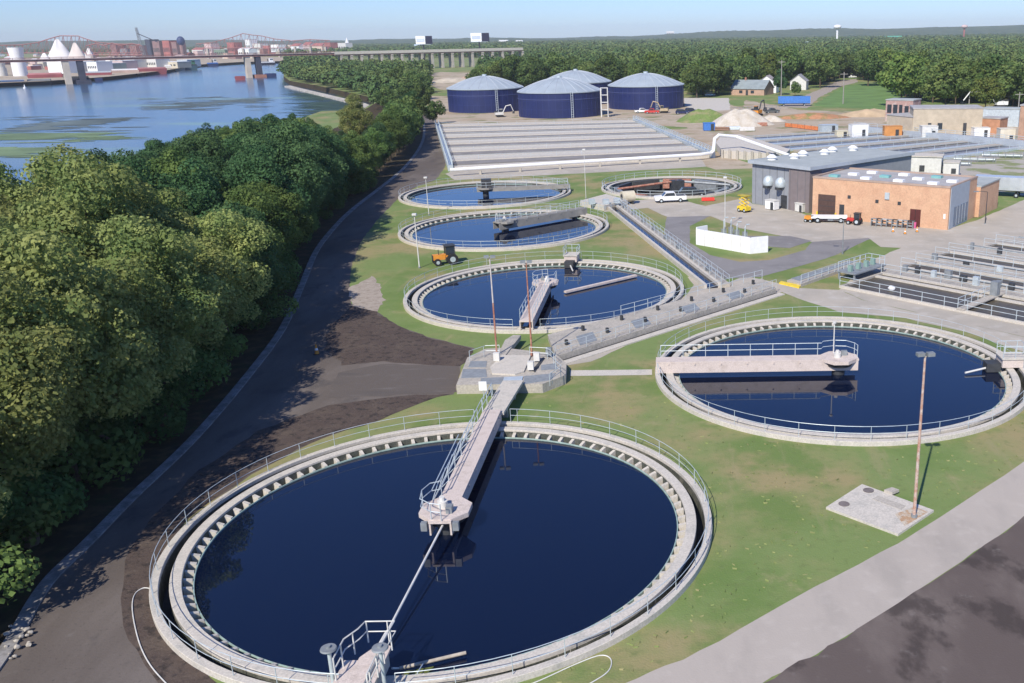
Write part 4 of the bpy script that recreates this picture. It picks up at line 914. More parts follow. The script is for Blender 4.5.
light_pole((842.5, 254), 221, 'dark lamp pole on the grass strip left of the aeration basins', .06, galv_d, head='arm', arm_dir=R(170))
light_pole((985, 224), 192, 'dark lamp pole near the lower right corner of the brick extension', .06, darkm, head='arm', arm_dir=R(180))
light_pole((586, 199), 150, 'very thin pale pole behind the far head of the open channel', .045, offw, head='box')

# hoses on the ground
def hose(pix, label, r=.03, z=.03, m=None):
    P = [(*g2(*q), z) for q in smooth_line(pix, 6)]; mb = MB(); mb.tube(P, r, 6); tag(mb.build('hose', m or offw, None, True), label, 'hose')
hose([(153, 590), (143, 589), (134, 597), (133, 615), (140, 645), (152, 668), (172, 690)], 'white hose looping over the dark ground left of the nearest tank', .03, .05)
hose([(500, 695), (535, 683), (575, 665), (600, 656), (611, 660), (608, 672), (590, 684), (570, 694)], 'white hose looping on the grass in front of the nearest tank', .028)

# ================================================================== VEHICLES AND YARD THINGS
def wheel_part(t, x, y, r, wdt, ang, name='wheel', T=None):
    c, s = math.cos(ang), math.sin(ang); ax = Vector((-s, c, 0)); p = Vector((x, y, r))
    mb = MB(); mb.tube([p-ax*wdt/2, p+ax*wdt/2], r, 14); w_ = mb.build(name, black, t)
    mb = MB(); mb.tube([p-ax*(wdt/2+.012), p+ax*(wdt/2+.012)], r*.5, 10); mb.build('rim', galv, w_); return w_
def pickup(p, ang, body_m, label, kind='pickup', cat=None):
    T = frame2((p[0], p[1]), ang); L, W = 5.4, 1.95
    t = thing({'pickup': 'pickup_truck', 'suv': 'parked_car', 'van': 'white_van'}[kind], (p[0], p[1], 0), label, cat or ('pickup' if kind == 'pickup' else 'car'))
    def side(prof, w, name, m):
        mb = MB(); n = len(prof); V = []
        for sgn in (-1, 1): V += [T(u, sgn*w/2, z) for u, z in prof]
        mb.add(V, [tuple(range(n)), tuple(range(n, 2*n))[::-1]]+[(i, n+i, n+(i+1) % n, (i+1) % n) for i in range(n)]); return mb.build(name, m, t)
    if kind == 'pickup':
        side([(-2.7, .45), (2.65, .45), (2.7, .75), (2.6, 1.05), (1.3, 1.12), (-2.7, 1.12)], W, 'body', body_m)
        side([(1.35, 1.123), (.75, 1.72), (-.7, 1.76), (-.95, 1.123)], W-.18, 'cab', body_m)
        side([(1.22, 1.16), (.72, 1.66), (-.62, 1.70), (-.82, 1.16)], W-.165, 'side_window', glassm)
        mb = MB(); mb.add([T(1.36, -.75, 1.15), T(1.36, .75, 1.15), T(.79, .7, 1.69), T(.79, -.7, 1.69)], [(0, 1, 2, 3)]); mb.build('windshield', glassm, t)
        mb = MB(); quadbox(mb, T, -2.6, -1.05, -.8, .8, 1.122, 1.135); mb.build('cargo_bed', darkm, t)
    else:
        side([(-2.3, .35), (2.25, .35), (2.3, .75), (2.1, .95), (-2.3, 1.0)], W-.1, 'body', body_m)
        side([(1.3, .953), (.7, 1.55), (-1.7, 1.62), (-2.2, 1.0)], W-.25, 'cabin', glassm)
        side([(.72, 1.553), (.6, 1.62), (-1.6, 1.68), (-1.7, 1.623)], W-.35, 'roof', body_m)
    for u in (-1.65, 1.65):
        for v in (-.85, .85): q = T(u, v); wheel_part(t, q[0], q[1], .38, .26, ang)
    for v in (-.7, .7):
        q = T(2.68 if kind == 'pickup' else 2.28, v); MB().box((q[0], q[1], .8), (.08, .3, .18), ang).build('headlight', offw, t)
    return t
pickup(g2(670, 202), R(190), white, 'white pickup truck parked in front of the emptied round tank')
pickup(g2(692, 196.5), R(5), darkm, 'dark vehicle parked directly behind the white pickup', 'suv')
pickup(g2(691, 112.5), R(15), mat('dark_blue_paint', (.02, .03, .08), .3, .1, 2), 'dark car at the edge of the pale parking strip right of the navy tanks', 'suv')
pickup(g2(682, 114), R(8), mat('navy_car_paint', (.02, .03, .1), .3, .1, 2), 'dark blue car closest to the foot of the right navy tank', 'suv')
pickup(g2(710, 96), R(8), galv, 'silver car under the trees beyond the pale parking strip', 'suv')
pickup(g2(852, 78), R(20), white, 'tiny white pickup far up the dirt road beside the green field')

# orange tractor with cab
def tractor(p, ang, m, label, s=1.0, cat='tractor'):
    T0 = frame2((p[0], p[1]), ang); T = lambda u, v, z=0: T0(u*s, v*s, z*s)
    t = thing('tractor', (p[0], p[1], 0), label, cat)
    def qb(u0, u1, v0, v1, z0, z1, n_, mm): mb = MB(); quadbox(mb, T, u0, u1, v0, v1, z0*s, z1*s); return mb.build(n_, mm, t)
    qb(.2, 1.7, -.38, .38, .7, 1.35, 'hood', m); qb(1.703, 1.78, -.33, .33, .75, 1.28, 'grille', darkm)
    qb(-1.1, .2, -.5, .5, .55, 1.0, 'chassis', darkm); qb(-1.0, .15, -.62, .62, 1.003, 1.25, 'fender', m)
    qb(-.6, -.15, -.3, .3, 1.253, 1.6, 'seat', black)
    for u in (-1.0, .1):
        for v in (-.58, .58): mb = MB(); mb.tube([T(u, v, 1.25), T(u, v*.93, 2.35)], .045*s, 5); mb.build('cab_post', darkm, t)
    qb(-1.12, .25, -.68, .68, 2.353, 2.47, 'cab_roof', m if cat == 'tractor' and s > 1.05 else darkm)
    qb(-.95, .05, -.56, .56, 1.3, 2.3, 'cab_glass', glassm)
    for v in (-.78, .78): q = T(-.6, v); wheel_part(t, q[0], q[1], .72*s, .42*s, ang, 'rear_wheel')
    for v in (-.66, .66): q = T(1.25, v); wheel_part(t, q[0], q[1], .45*s, .3*s, ang, 'front_wheel')
    mb = MB(); mb.tube([T(1.0, .2, 1.35), T(1.0, .2, 2.0)], .05*s, 6); mb.build('exhaust', darkm, t)
    return t
tt = tractor(g2(447, 264), R(205), orangep, 'small orange tractor with a dark cab on the grass between two round tanks', 1.0)
tractor(g2(855, 224.5), R(150), redp, 'red tractor parked in front of the tan brick building', .72)
# flat white trailer with dark tail, in front of brick building
def trailer(p, ang, L, W, H, m, label, name='flat_trailer', zb=.7, cat='trailer'):
    T = frame2((p[0], p[1]), ang); t = thing(name, (p[0], p[1], 0), label, cat)
    mb = MB(); mb.prism([T(-L/2, -W/2)[:2], T(L/2, -W/2)[:2], T(L/2, W/2)[:2], T(-L/2, W/2)[:2]], zb, zb+H); b_ = mb.build('body', m, t)
    if H > 1:
        for k in range(int(L/.9)):
            u = -L/2+.4+k*.9
            for v in (-W/2-.04, W/2+.001): mb = MB(); quadbox(mb, T, u, u+.12, v, v+.04, zb+.1, zb+H-.1); mb.build('panel_rib', m, b_)
        mb = MB(); quadbox(mb, T, L/2+.002, L/2+.05, -W/2+.1, W/2-.1, zb+.1, zb+H-.1); mb.build('rear_door', offw if m is not white else galv, t)
    mb = MB(); quadbox(mb, T, -L/2, L/2, -W*.3, W*.3, zb-.22, zb-.003); mb.build('chassis', darkm, t)
    for u in (-L*.32, L*.32):
        for v in (-W*.45, W*.45): q = T(u, v); wheel_part(t, q[0], q[1], min(.42, zb*.6), .25, ang)
    mb = MB(); mb.tube([T(-L/2, 0, zb-.1), T(-L/2-1.1, 0, zb-.15)], .06, 6); mb.build('drawbar', darkm, t); return t
trailer(g2(829, 222), R(172), 5.4, 2.0, .25, white, 'low flat white trailer in front of the brick garage door')
trailer(g2(794, 106), R(-5), 12.5, 2.6, 2.6, bluep, 'long blue semi trailer on the dirt beside the green field', 'semi_trailer', 1.1, 'trailer')
t = trailer(g2(809, 222), R(150), 1.2, .9, .5, orangep, 'small orange and brown roller at the tip of the flat white trailer', 'roller', .45, 'roller')
trailer(g2(1000, 196), R(-25), 8.5, 2.6, 2.2, mat('silver_tanker', (.55, .58, .6), .3, .1, 1, metal=.3), 'white and silver truck body standing right of the brick extension', 'tanker_trailer', 1.2, 'truck')
def container(p, ang, L, W, H, m, label, name='storage_container', cat='container', base=None):
    T = frame2((p[0], p[1]), ang); z = 0.0 if base is None else base; t = thing(name, (p[0], p[1], z), label, cat)
    mb = MB(); mb.prism([T(-L/2, -W/2)[:2], T(L/2, -W/2)[:2], T(L/2, W/2)[:2], T(-L/2, W/2)[:2]], z+.12, z+H); b_ = mb.build('body', m, t)
    for k in range(max(2, int(L/.6))):
        u = -L/2+.15+k*(L-.3)/max(1, int(L/.6)-1)
        mb = MB(); quadbox(mb, T, u-.05, u+.05, -W/2-.05, -W/2-.002, z+.25, z+H-.15); mb.build('panel_rib', m, b_)
    mb = MB(); quadbox(mb, T, -L/2-.06, L/2+.06, -W/2-.07, W/2+.06, z+H+.002, z+H+.1); mb.build('roof', m if m is not white else offw, t)
    mb = MB(); quadbox(mb, T, L*.12, L*.12+min(.9, L*.3), -W/2-.09, -W/2-.052, z+.15, z+min(2.1, H-.2)); mb.build('door', darkm, t)
    mb = MB(); quadbox(mb, T, -L/2+.1, L/2-.1, -W/2+.1, W/2-.1, z, z+.118); mb.build('skid', darkm, t); return t
container(g2(709, 130.5), R(5), 3.4, 2.4, 2.2, bluep, 'blue container in front of the pale gravel pile')
container(g2(858, 137), R(10), 4.6, 3, 3.4, white, 'white cabin with a dark end, left of the orange container')
container(g2(892, 137), R(0), 4.8, 2.6, 2.9, mat('orange_container', (.55, .25, .08), .7, .1, 1), 'orange brown container in front of the tan block building')
container(g2(841, 137), R(5), 3, 2.4, 1.7, mat('cream_paint', (.62, .57, .42), .7, .1, 1), 'small cream box left of the white cabin')
container(g2(828, 133), R(15), 5, 2.6, 2.3, galv, 'grey tarpaulin covered container at the construction yard edge')
container(g2(928, 138), R(0), 4.2, 3.4, 3.2, offw, 'cream shed in front of the tan block building door')
container(g2(980, 137.5), R(0), 4.2, 3, 2.6, white, 'bright white cabin right of the tan block building')
container(g2(1005, 143), R(0), 3.8, 3, 3.6, mat('cream_paint2', (.66, .61, .50), .7, .1, 1), 'tall cream hut with a dark door at the far right')
container(g2(772, 209.5), R(-49), 2.0, 1.2, 1.5, white, 'pair of white cabinets against the grey building wall', 'electric_cabinet', 'cabinet')
container(g2(801, 212), R(-49), 1.6, 1.2, 1.4, offw, 'white ribbed cabinet at the brown corner of the grey building', 'electric_cabinet', 'cabinet')
# beige round tank on legs
p = G(628, 204); t = thing('poly_tank', p, 'beige round plastic tank at the head of the open channel beside the pickup', 'tank')
mb = MB(); q = frame2((p.x, p.y), .4); mb.tube([q(-1.1, 0, 1.3), q(-.8, 0, 1.3), q(.8, 0, 1.3), q(1.1, 0, 1.3)], .95, 16); mb.build('tank_shell', mat('beige_plastic', (.55, .50, .38), .5, .1, 1), t, smooth=True)
for u in (-.7, .7): a = q(u, 0); MB().box((a[0], a[1], 0), (.25, 1.5, .5), .4, z0=0).build('cradle', darkm, t)
a = q(-1.13, 0); MB().tube([q(-1.102, 0, 1.3), q(-1.16, 0, 1.3)], .5, 14).build('end_plate', darkm, t)
# yellow lift
p = G(744, 212); t = thing('scissor_lift', p, 'yellow lift machine parked at the left wall of the grey building', 'lift')
MB().box((p.x, p.y, 0), (2.0, 1.2, .6), R(-49), z0=.35).build('chassis', yellowp, t)
for u in (-.6, .6):
    for v in (-.5, .5): a = frame2((p.x, p.y), R(-49))(u, v); wheel_part(t, a[0], a[1], .34, .2, R(-49))
mb = MB(); TL = frame2((p.x, p.y), R(-49))
for k in range(3):
    for v in (-.35, .35): mb.tube([TL(-.8, v, .95+k*.55), TL(.8, v, 1.5+k*.55)], .06, 5); mb.tube([TL(.8, v, .95+k*.55), TL(-.8, v, 1.5+k*.55)], .06, 5)
mb.build('scissor_arm', yellowp, t); MB().box((p.x, p.y, 0), (1.9, 1.1, .12), R(-49), z0=2.62).build('work_platform', mat('olive_yellow', (.45, .36, .05), .6, .1, 2), t)
# red barrier, cones
def cone(p, label, s=1.0, m=orangep):
    t = thing('traffic_cone', p, label, 'traffic cone', 'orange cones')
    MB().box((p[0], p[1], 0), (.42*s, .42*s, .05), z0=p[2] if len(p) > 2 else 0).build('foot', black, t); mb = MB(); mb.cyl(p, .17*s, .05, .8*s, 12, r2=.03); mb.build('cone_body', m, t); mb = MB(); mb.cyl(p, .128*s, .32*s, .48*s, 12, r2=.095*s); mb.build('reflective_band', white, t)
cone(G(317, 354), 'orange cone alone on the shaded asphalt road by the trees', 1.2)
cone(G(917, 232), 'orange cone in front of the maroon double door of the brick building')
cone(G(893, 232), 'orange cone in front of the row of stacked grates')
cone(G(905, 234), 'orange cone between the stacked grates and the basin deck')
p = G(708, 201); t = thing('road_barrier', p, 'bright red barrier lying on the grass right of the dark car', 'barrier')
MB().prism([(p.x-1.1, p.y-.3), (p.x+1.1, p.y-.3), (p.x+1.1, p.y+.3), (p.x-1.1, p.y+.3)], .08, .6).build('body', mat('bright_red', (.75, .06, .04), .5, .1, 2), t)
for s in (-.8, .8): MB().box((p.x+s, p.y, 0), (.3, .7, .079), z0=0).build('foot', black, t)
# material racks in front of the brick wall: each rack a thing
for i in range(8):
    x = 874+i*5.2; p = G(x, 226+.35*i); t = thing('material_rack', p, ['leftmost dark grate rack beside the red tractor', 'second grate rack from the red tractor', 'third grate rack from the red tractor', 'fourth grate rack from the red tractor', 'fourth grate rack from the pink drum', 'third grate rack from the pink drum', 'second grate rack from the pink drum', 'grate rack right next to the pink drum'][i], 'rack', 'grate racks along the brick wall')
    for s in (-.4, .4): MB().box((p.x+s*.8, p.y-s*.5, 0), (.1, .6, 1.15), R(-35), z0=0).build('upright', galv_d, t)
    for z in (.35, .75, 1.1): MB().box((p.x, p.y, 0), (.8, .55, .07), R(-35), z0=z).build('grate_panel', [tarpan, darkm, galv][(i+int(z*3)) % 3], t)
p = G(914, 228); t = thing('drum', p, 'pink drum standing at the right end of the grate racks', 'drum')
mb = MB(); mb.cyl(p, .3, 0, .9, 14); mb.build('barrel', mat('pink_paint', (.65, .12, .28), .5, .1, 2), t, smooth=True); MB().cyl(p, .26, .902, .94, 14).build('lid', darkm, t)

# ================================================================== CONSTRUCTION YARD
def heap(px, py, rx, ry, h, m, label, seed, name='gravel_pile', cat='pile'):
    c = G(px, py); rn = random.Random(seed); n = 28; mb = MB(); rings = [(1.0, 0), (.86, .18), (.66, .48), (.42, .78), (.2, .96)]; V = []; F = []
    for j, (r, z) in enumerate(rings):
        for i in range(n):
            a = 2*math.pi*i/n; k = r*(1+.10*math.sin(3*a+seed)+.06*math.sin(7*a+seed*2)+rn.uniform(-.04, .04))
            V.append((c.x+rx*k*math.cos(a), c.y+ry*k*math.sin(a), max(0, h*z*(1+.12*math.sin(2*a+seed)+rn.uniform(-.05, .05)))))
    V.append((c.x, c.y, h)); 
    for j in range(len(rings)-1):
        for i in range(n): F.append((j*n+i, j*n+(i+1) % n, (j+1)*n+(i+1) % n, (j+1)*n+i))
    for i in range(n): F.append(((len(rings)-1)*n+i, (len(rings)-1)*n+(i+1) % n, len(V)-1))
    mb.add(V, F); o = mb.build(name, m, None, True); tag(o, label, cat)
palegravel = mat('pale_gravel', (.55, .50, .42), .95, .15, .5, c2=(.45, .39, .30), thresh=(.45, .7))
heap(740, 125, 10, 8, 4.6, palegravel, 'big pale gravel pile between the grassy mound and the orange excavator', 1)
heap(703, 121, 9.5, 7, 3.6, mat('mound_grass', (.15, .21, .06), .95, .2, .3, c2=(.30, .25, .14), thresh=(.5, .75)), 'grassy dirt mound left of the big gravel pile', 2, 'dirt_mound', 'mound')
heap(662, 128, 8, 5, .5, mat('flat_grass', (.15, .20, .06), .95, .2, .3), 'low grass strip at the right end of the covered beds', 3, 'grass_mound', 'mound')
heap(771, 121, 5, 4, 1.8, palegravel, 'small pale gravel heap right of the orange excavator', 4)
heap(810, 118, 15, 5, 1.6, mat('red_earth', (.42, .21, .11), .95, .2, .3, c2=(.20, .20, .07), thresh=(.5, .65)), 'long low reddish earth bank behind the orange netting', 5, 'earth_bank', 'mound')
heap(870, 116, 12, 5, 2.2, mat('tan_earth', (.44, .33, .21), .95, .2, .3), 'tan earth bank left of the ruined block shell', 6, 'earth_bank', 'mound')
heap(452, 82, 16, 11, 2.5, mat('clearing_sand', (.48, .42, .33), .95, .2, .2), 'pale sand heap in the clearing left of the navy tanks', 7)
heap(470, 79, 9, 7, 2.0, mat('pink_sand', (.50, .33, .24), .95, .2, .3), 'pinkish sand heap behind the pale one in the clearing', 8)
# orange netting
t = thing('safety_netting', G(800, 127), 'orange plastic safety netting strung across the construction yard', 'fence'); a = G(785, 127); b = G(818, 131)
for k in range(6):
    u = a.lerp(b, k/5); v = a.lerp(b, (k+1)/5) if k < 5 else None
    MB().box((u.x, u.y, 0), (.12, .12, 1.4), z0=0).build('stake', darkm, t)
    if v: wall_seg(u+Vector((0, -.08, 0)), v+Vector((0, -.08, 0)), .05, 1.25, 'net_panel', mat('orange_net', (.62, .20, .07), .8, .2, 2), t, .15)
# excavator
def excavator(p, ang, m, label, s=1.0, boom=None, reach=1.0):
    T0 = frame2((p[0], p[1]), ang); T = lambda u, v, z=0: T0(u*s, v*s, z*s); t = thing('excavator', (p[0], p[1], 0), label, 'excavator')
    for v in (-1.1, 1.1):
        mb = MB(); n = []; 
        for k in range(16):
            a = 2*math.pi*k/16; n.append((1.6*math.cos(a)*(1 if abs(math.cos(a)) > .5 else 1), .42+.42*math.sin(a)))
        V = [T(u, v-.27, z) for u, z in n]+[T(u, v+.27, z) for u, z in n]; mb.add(V, [tuple(range(16)), tuple(range(16, 32))[::-1]]+[(i, 16+i, 16+(i+1) % 16, (i+1) % 16) for i in range(16)]); mb.build('track', black, t)
    def qb(u0, u1, v0, v1, z0, z1, n_, mm): mb = MB(); quadbox(mb, T, u0, u1, v0, v1, z0*s, z1*s); return mb.build(n_, mm, t)
    qb(-1.8, 1.3, -1.2, 1.2, .9, 1.9, 'house', m); qb(-1.9, -1.0, -1.2, 1.2, 1.903, 2.3, 'counterweight', darkm); qb(.1, 1.25, .2, 1.15, 1.903, 2.95, 'cab', glassm); qb(.05, 1.3, .15, 1.2, 2.953, 3.05, 'cab_roof', m)
    mb = MB(); mb.tube([T(1.2, -.2, 1.6), T(2.6*reach, -.2, 4.2), T(4.6*reach, -.2, 4.6)], .22*s, 6); mb.build('boom', boom or m, t)
    mb = MB(); mb.tube([T(4.5*reach, -.2, 4.7), T(5.5*reach, -.2, 2.2)], .16*s, 6); mb.build('stick', boom or m, t)
    mb = MB(); mb.prism([T(5.1*reach, -.7)[:2], T(5.9*reach, -.7)[:2], T(5.9*reach, .3)[:2], T(5.1*reach, .3)[:2]], 1.2*s, [1.5*s, 2.3*s, 2.3*s, 1.5*s]); mb.build('bucket', darkm, t); return t
excavator(g2(757, 116), R(60), orangep, 'orange excavator working on the pale pile in front of the grey roofed house', 1.1, darkm)
excavator(g2(500, 117), R(20), offw, 'pale compact machine parked at the foot of the left navy tank', .9)
excavator(g2(664, 113), R(170), mat('tan_machine', (.45, .36, .22), .6, .1, 2), 'tan excavator at the foot of the right navy tank', .9)
excavator(g2(1000, 108), R(180), white, 'excavator with a long white boom raised beyond the tan block building', 1.3, white, 1.9)
pickup(g2(652, 113.5), R(175), redp, 'red truck at the foot of the right navy tank', 'pickup')
pickup(g2(642, 113), R(10), white, 'white truck parked against the front of the right navy tank', 'pickup')
pickup(g2(772, 113), R(10), mat('dark_grey_truck', (.08, .09, .09), .5, .1, 2), 'dark flatbed truck beside the orange excavator', 'pickup')
for i, (x, y, m_, lb) in enumerate(((733, 130, galv, 'grey pipe bundle at the front of the gravel pile'), (747, 131, offw, 'pale pipe bundle right of the grey one by the gravel pile'), (760, 126, rust, 'rusty brown pipe bundle below the orange excavator'), (722, 130.5, mat('brown_pipe', (.25, .15, .1), .8, .1, 1), 'brown pipe bundle beside the blue container'))):
    p = G(x, y); t = thing('pipe_bundle', p, lb, 'pipes'); 
    for k in range(6): mb = MB(); a = (k % 3)*.55-.55; z = .28+(k//3)*.48; a += .27*(k//3); mb.tube([(p.x-2.2, p.y+a, z), (p.x+2.2, p.y+a, z)], .27, 8); mb.build('pipe', m_, t)
# tan block building, ruined shell, brick pieces
def simple_building(pl, pr, depth, H, wall_m, roof_m, label, name='building', wins=(), door=None, pitched=False, ridge=2.0, eave=.4, cat='building', chim=False, doors=()):
    a, b = G(*pl), G(*pr); d = (b-a); L = d.length; ang = math.atan2(d.y, d.x); T = frame2((a.x, a.y), ang); c = T(L/2, depth/2); t = thing(name, (c[0], c[1], 0), label, cat)
    mb = MB(); quadbox(mb, T, 0, L, 0, depth, 0, H)
    if pitched == 'gable':  # gable towards the viewer
        mb.add([T(0, 0, H+.001), T(L, 0, H+.001), T(L/2, 0, H+ridge), T(0, depth, H+.001), T(L, depth, H+.001), T(L/2, depth, H+ridge)], [(0, 1, 2), (5, 4, 3), (0, 2, 5, 3), (1, 4, 5, 2)])
    elif pitched: mb.add([T(0, 0, H+.001), T(0, depth, H+.001), T(0, depth/2, H+ridge-.02), T(L, 0, H+.001), T(L, depth, H+.001), T(L, depth/2, H+ridge-.02)], [(0, 1, 2), (3, 5, 4), (0, 2, 5, 3), (1, 4, 5, 2)])
    w_ = mb.build('wall', wall_m, t)
    mb = MB(); e = eave
    if pitched == 'gable': V = [T(-e, -e, H-.15), T(L/2, -e, H+ridge+.05), T(L+e, -e, H-.15), T(-e, depth+e, H-.15), T(L/2, depth+e, H+ridge+.05), T(L+e, depth+e, H-.15)]
    elif pitched: V = [T(-e, -e, H-.15), T(-e, depth/2, H+ridge+.05), T(-e, depth+e, H-.15), T(L+e, -e, H-.15), T(L+e, depth/2, H+ridge+.05), T(L+e, depth+e, H-.15)]
    if pitched:
        V2 = V+[(x, y, z+.15) for x, y, z in V]
        if pitched == 'gable': mb.add(V2, [(0, 1, 4, 3), (1, 2, 5, 4), (6, 9, 10, 7), (7, 10, 11, 8), (0, 3, 9, 6), (2, 8, 11, 5), (0, 6, 7, 1), (1, 7, 8, 2), (3, 4, 10, 9), (4, 5, 11, 10)])
        else: mb.add(V2, [(0, 1, 4, 3), (1, 2, 5, 4), (6, 9, 10, 7), (7, 10, 11, 8), (0, 3, 9, 6), (2, 8, 11, 5), (0, 6, 7, 1), (1, 7, 8, 2), (3, 4, 10, 9), (4, 5, 11, 10)])
        rf = mb.build('roof', roof_m, t)
        if chim: q = T(L*.3, depth/2); MB().box((q[0], q[1], 0), (.8, .8, 1.6), ang, z0=H+ridge-.3).build('chimney', brick_r, rf)
    else: quadbox(mb, T, -.15, L+.15, -.15, depth+.15, H+.002, H+.3); mb.build('roof', roof_m, t)
    for (u0, u1, z0, z1) in wins:
        mb = MB(); quadbox(mb, T, u0*L, u1*L, -.08, -.003, z0*H, z1*H); f_ = mb.build('window', glassm, t)
    for (u0, u1, z1) in doors:
        mb = MB(); quadbox(mb, T, u0*L, u1*L, -.08, -.003, .02, z1*H); mb.build('door', darkm, t)
    return t
simple_building((912, 137), (981, 137), 11, 7.4, block_t, rooflt, 'big tan block building at the back right with small dark openings', 'block_building', wins=((.22, .27, .35, .5), (.36, .43, .25, .5)), doors=((.73, .78, .5),))
simple_building((886, 134), (911.5, 137), 8, 5.2, block_t, rooflt, 'lower tan wing left of the big block building, behind the orange container', 'block_building')
simple_building((885, 121), (912, 122), 7, 6.5, mat('pinkish_block', (.38, .25, .22), .9, .3, .8, c2=(.5, .42, .38), thresh=(.5, .7)), roofgrey, 'half built pinkish shell with dark openings left of the tan block building', 'ruined_shell', wins=((.06, .22, .4, .8), (.28, .44, .35, .8), (.5, .62, .4, .8), (.7, .85, .35, .75)))
simple_building((979, 134), (999, 135), 6, 4.2, mat('orange_brick', (.48, .25, .15), .9, .15, 1), rooflt, 'small orange brick block between the white cabin and cream hut', 'brick_shed')
simple_building((1017, 145), (1060, 147), 10, 9.5, mat('dull_brick', (.40, .25, .17), .9, .15, 1), rooflt, 'brick building cut by the right edge of the picture', 'brick_building_edge', wins=((.3, .4, .4, .6),))
simple_building((982, 126), (1018, 127), 6, 5, galv, roofgrey, 'grey steel hall behind the cream hut on the far right', 'steel_hall')
# houses at the edge of the woods
simple_building((731, 95), (764, 95.5), 12, 2.9, mat('house_brick', (.45, .30, .22), .9, .1, 1), mat('slate_roof', (.24, .28, .29), .9, .12, .5), 'low house with a wide grey roof and brick base at the edge of the woods', 'house', wins=((.25, .35, .3, .75), (.6, .7, .3, .75)), pitched=True, ridge=3.6, chim=True, doors=((.45, .52, .8),))
simple_building((757, 93), (776, 93), 9, 4.6, white, mat('tan_roof', (.34, .30, .28), .9, .12, .5), 'white gabled house just right of the wide grey roof', 'house', wins=((.2, .38, .3, .6), (.6, .78, .3, .6)), pitched='gable', ridge=3.4)
simple_building((790, 90), (806, 90), 9, 4.2, offw, mat('grey_roof2', (.30, .30, .31), .9, .12, .5), 'pale gabled house right of the dark conifer at the top of the dirt road', 'house', wins=((.2, .4, .3, .65),), pitched='gable', ridge=3.2)
# fence beyond the parking pavement
t = thing('site_fence', G(735, 104), 'low grey fence along the grass between the parking strip and the houses', 'fence'); a = G(731, 112); b = G(780, 109)
for k in range(13):
    u = a.lerp(b, k/12); MB().box((u.x, u.y, 0), (.15, .15, 1.6), z0=0).build('post', galv_d, t)
mb = MB(); mb.tube([a+Vector((0, 0, 1.5)), b+Vector((0, 0, 1.5))], .06, 5); mb.tube([a+Vector((0, 0, .8)), b+Vector((0, 0, .8))], .06, 5); mb.build('rail', galv_d, t)
# utility poles
def utility_pole(px, py, ty, label, m=None):
    p = G(px, py); h = hfor(p, ty); t = thing('utility_pole', p, label, 'utility pole', 'utility poles before the woods')
    mb = MB(); mb.tube([p, p+Vector((0, 0, h))], .24, 6, r2=.16); mb.build('pole', m or mat('grey_wood', (.30, .28, .26), .9, .1, 1), t)
    MB().box((p.x, p.y, p.z+h-.8), (3.0, .18, .2)).build('crossarm', m or MATS['grey_wood'], t); return p+Vector((0, 0, h-.8))
wp = []
for (x, y, ty, lb) in ((924, 97, 79, 'utility pole nearest the round bright tree'), (969, 104, 87, 'utility pole rising behind the white excavator boom'), (989, 106, 89, 'utility pole left of the pair at the right edge'), (1000, 104, 88, 'thin utility pole between the excavator and the edge hall'), (1018, 112, 92, 'utility pole at the far right edge above the brick building'), (843, 104, 72, 'thin utility pole on the green field'), (781, 100, 60, 'tall thin utility pole by the dark conifer and houses')):
    wp.append(utility_pole(x, y, ty, lb))
mb = MB(); a, b, c_ = wp[1], wp[2], wp[4]
for (u, v) in ((wp[1], wp[2]), (wp[2], wp[4])):
    mb.tube([u.lerp(v, k/8)-Vector((0, 0, 1.2*(1-(2*k/8-1)**2))) for k in range(9)], .05, 4)
tag(mb.build('power_line', darkm), 'thin power line sagging between the right hand utility poles', 'cable')

# ================================================================== RIVER BRIDGE, BILLBOARDS
DZ = 16.2
V0 = G(75, 84, WZ); V1 = G(450, 67.5, 0); vd = (V1-V0); vd.z = 0; vL = vd.length; vdn = vd.normalized(); VA = math.atan2(vdn.y, vdn.x)
def vpt(px):          # where the bridge line crosses the sight line of column px
    lo, hi = -800, 1500
    for i in range(50):
        m_ = (lo+hi)/2; q = V0+vdn*m_
        if PR((q.x, q.y, 0))[0] < px: lo = m_
        else: hi = m_
    return lo
TV = frame2((V0.x, V0.y), VA)
u0, um, u1 = vpt(-60), vpt(335), vpt(522)
steelr = mat('red_brown_steel', (.26, .13, .11), .7, .2, .2)
t = thing('river_bridge', (V0.x, V0.y, 0), 'long red brown girder bridge over the river that turns into a pale viaduct', 'bridge')
mb = MB(); quadbox(mb, TV, u0, um, -4, 4, DZ-1.7, DZ-.2); mb.build('girder', steelr, t)
mb = MB(); quadbox(mb, TV, u0, um, -4.6, 4.6, DZ-.197, DZ+.3); mb.build('deck', mat('pinkish_deck', (.40, .29, .27), .9, .1, .1), t)
mb = MB(); rail_mesh(mb, [TV(u0+(um-u0)*k/60, -4.4, DZ+.3) for k in range(61)], 1.2, 8, .14); mb.build('guard_rail', steelr, t)
mb = MB(); quadbox(mb, TV, um+.01, u1, -4.6, 4.6, DZ-1.5, DZ+.9); mb.build('concrete_deck', conc_l, t)
mb = MB(); quadbox(mb, TV, um+.01, u1, -4, 4, DZ-2.6, DZ-1.503); mb.build('viaduct_girder', mat('rust_girder', (.24, .16, .13), .8, .2, .2), t)
for x in list(range(342, 540, 10)):
    u = vpt(x)
    if u > u1: break
    for v in (-3.2, 3.2):
        q = TV(u, v); MB().box((q[0], q[1], 0), (2.0, 1.8, DZ-3.3), VA, z0=0.01).build('pier', conc, t)
    q = TV(u, 0); MB().box((q[0], q[1], 0), (2.2, 9, .69), VA, z0=DZ-3.292).build('pier_cap', conc_l, t)
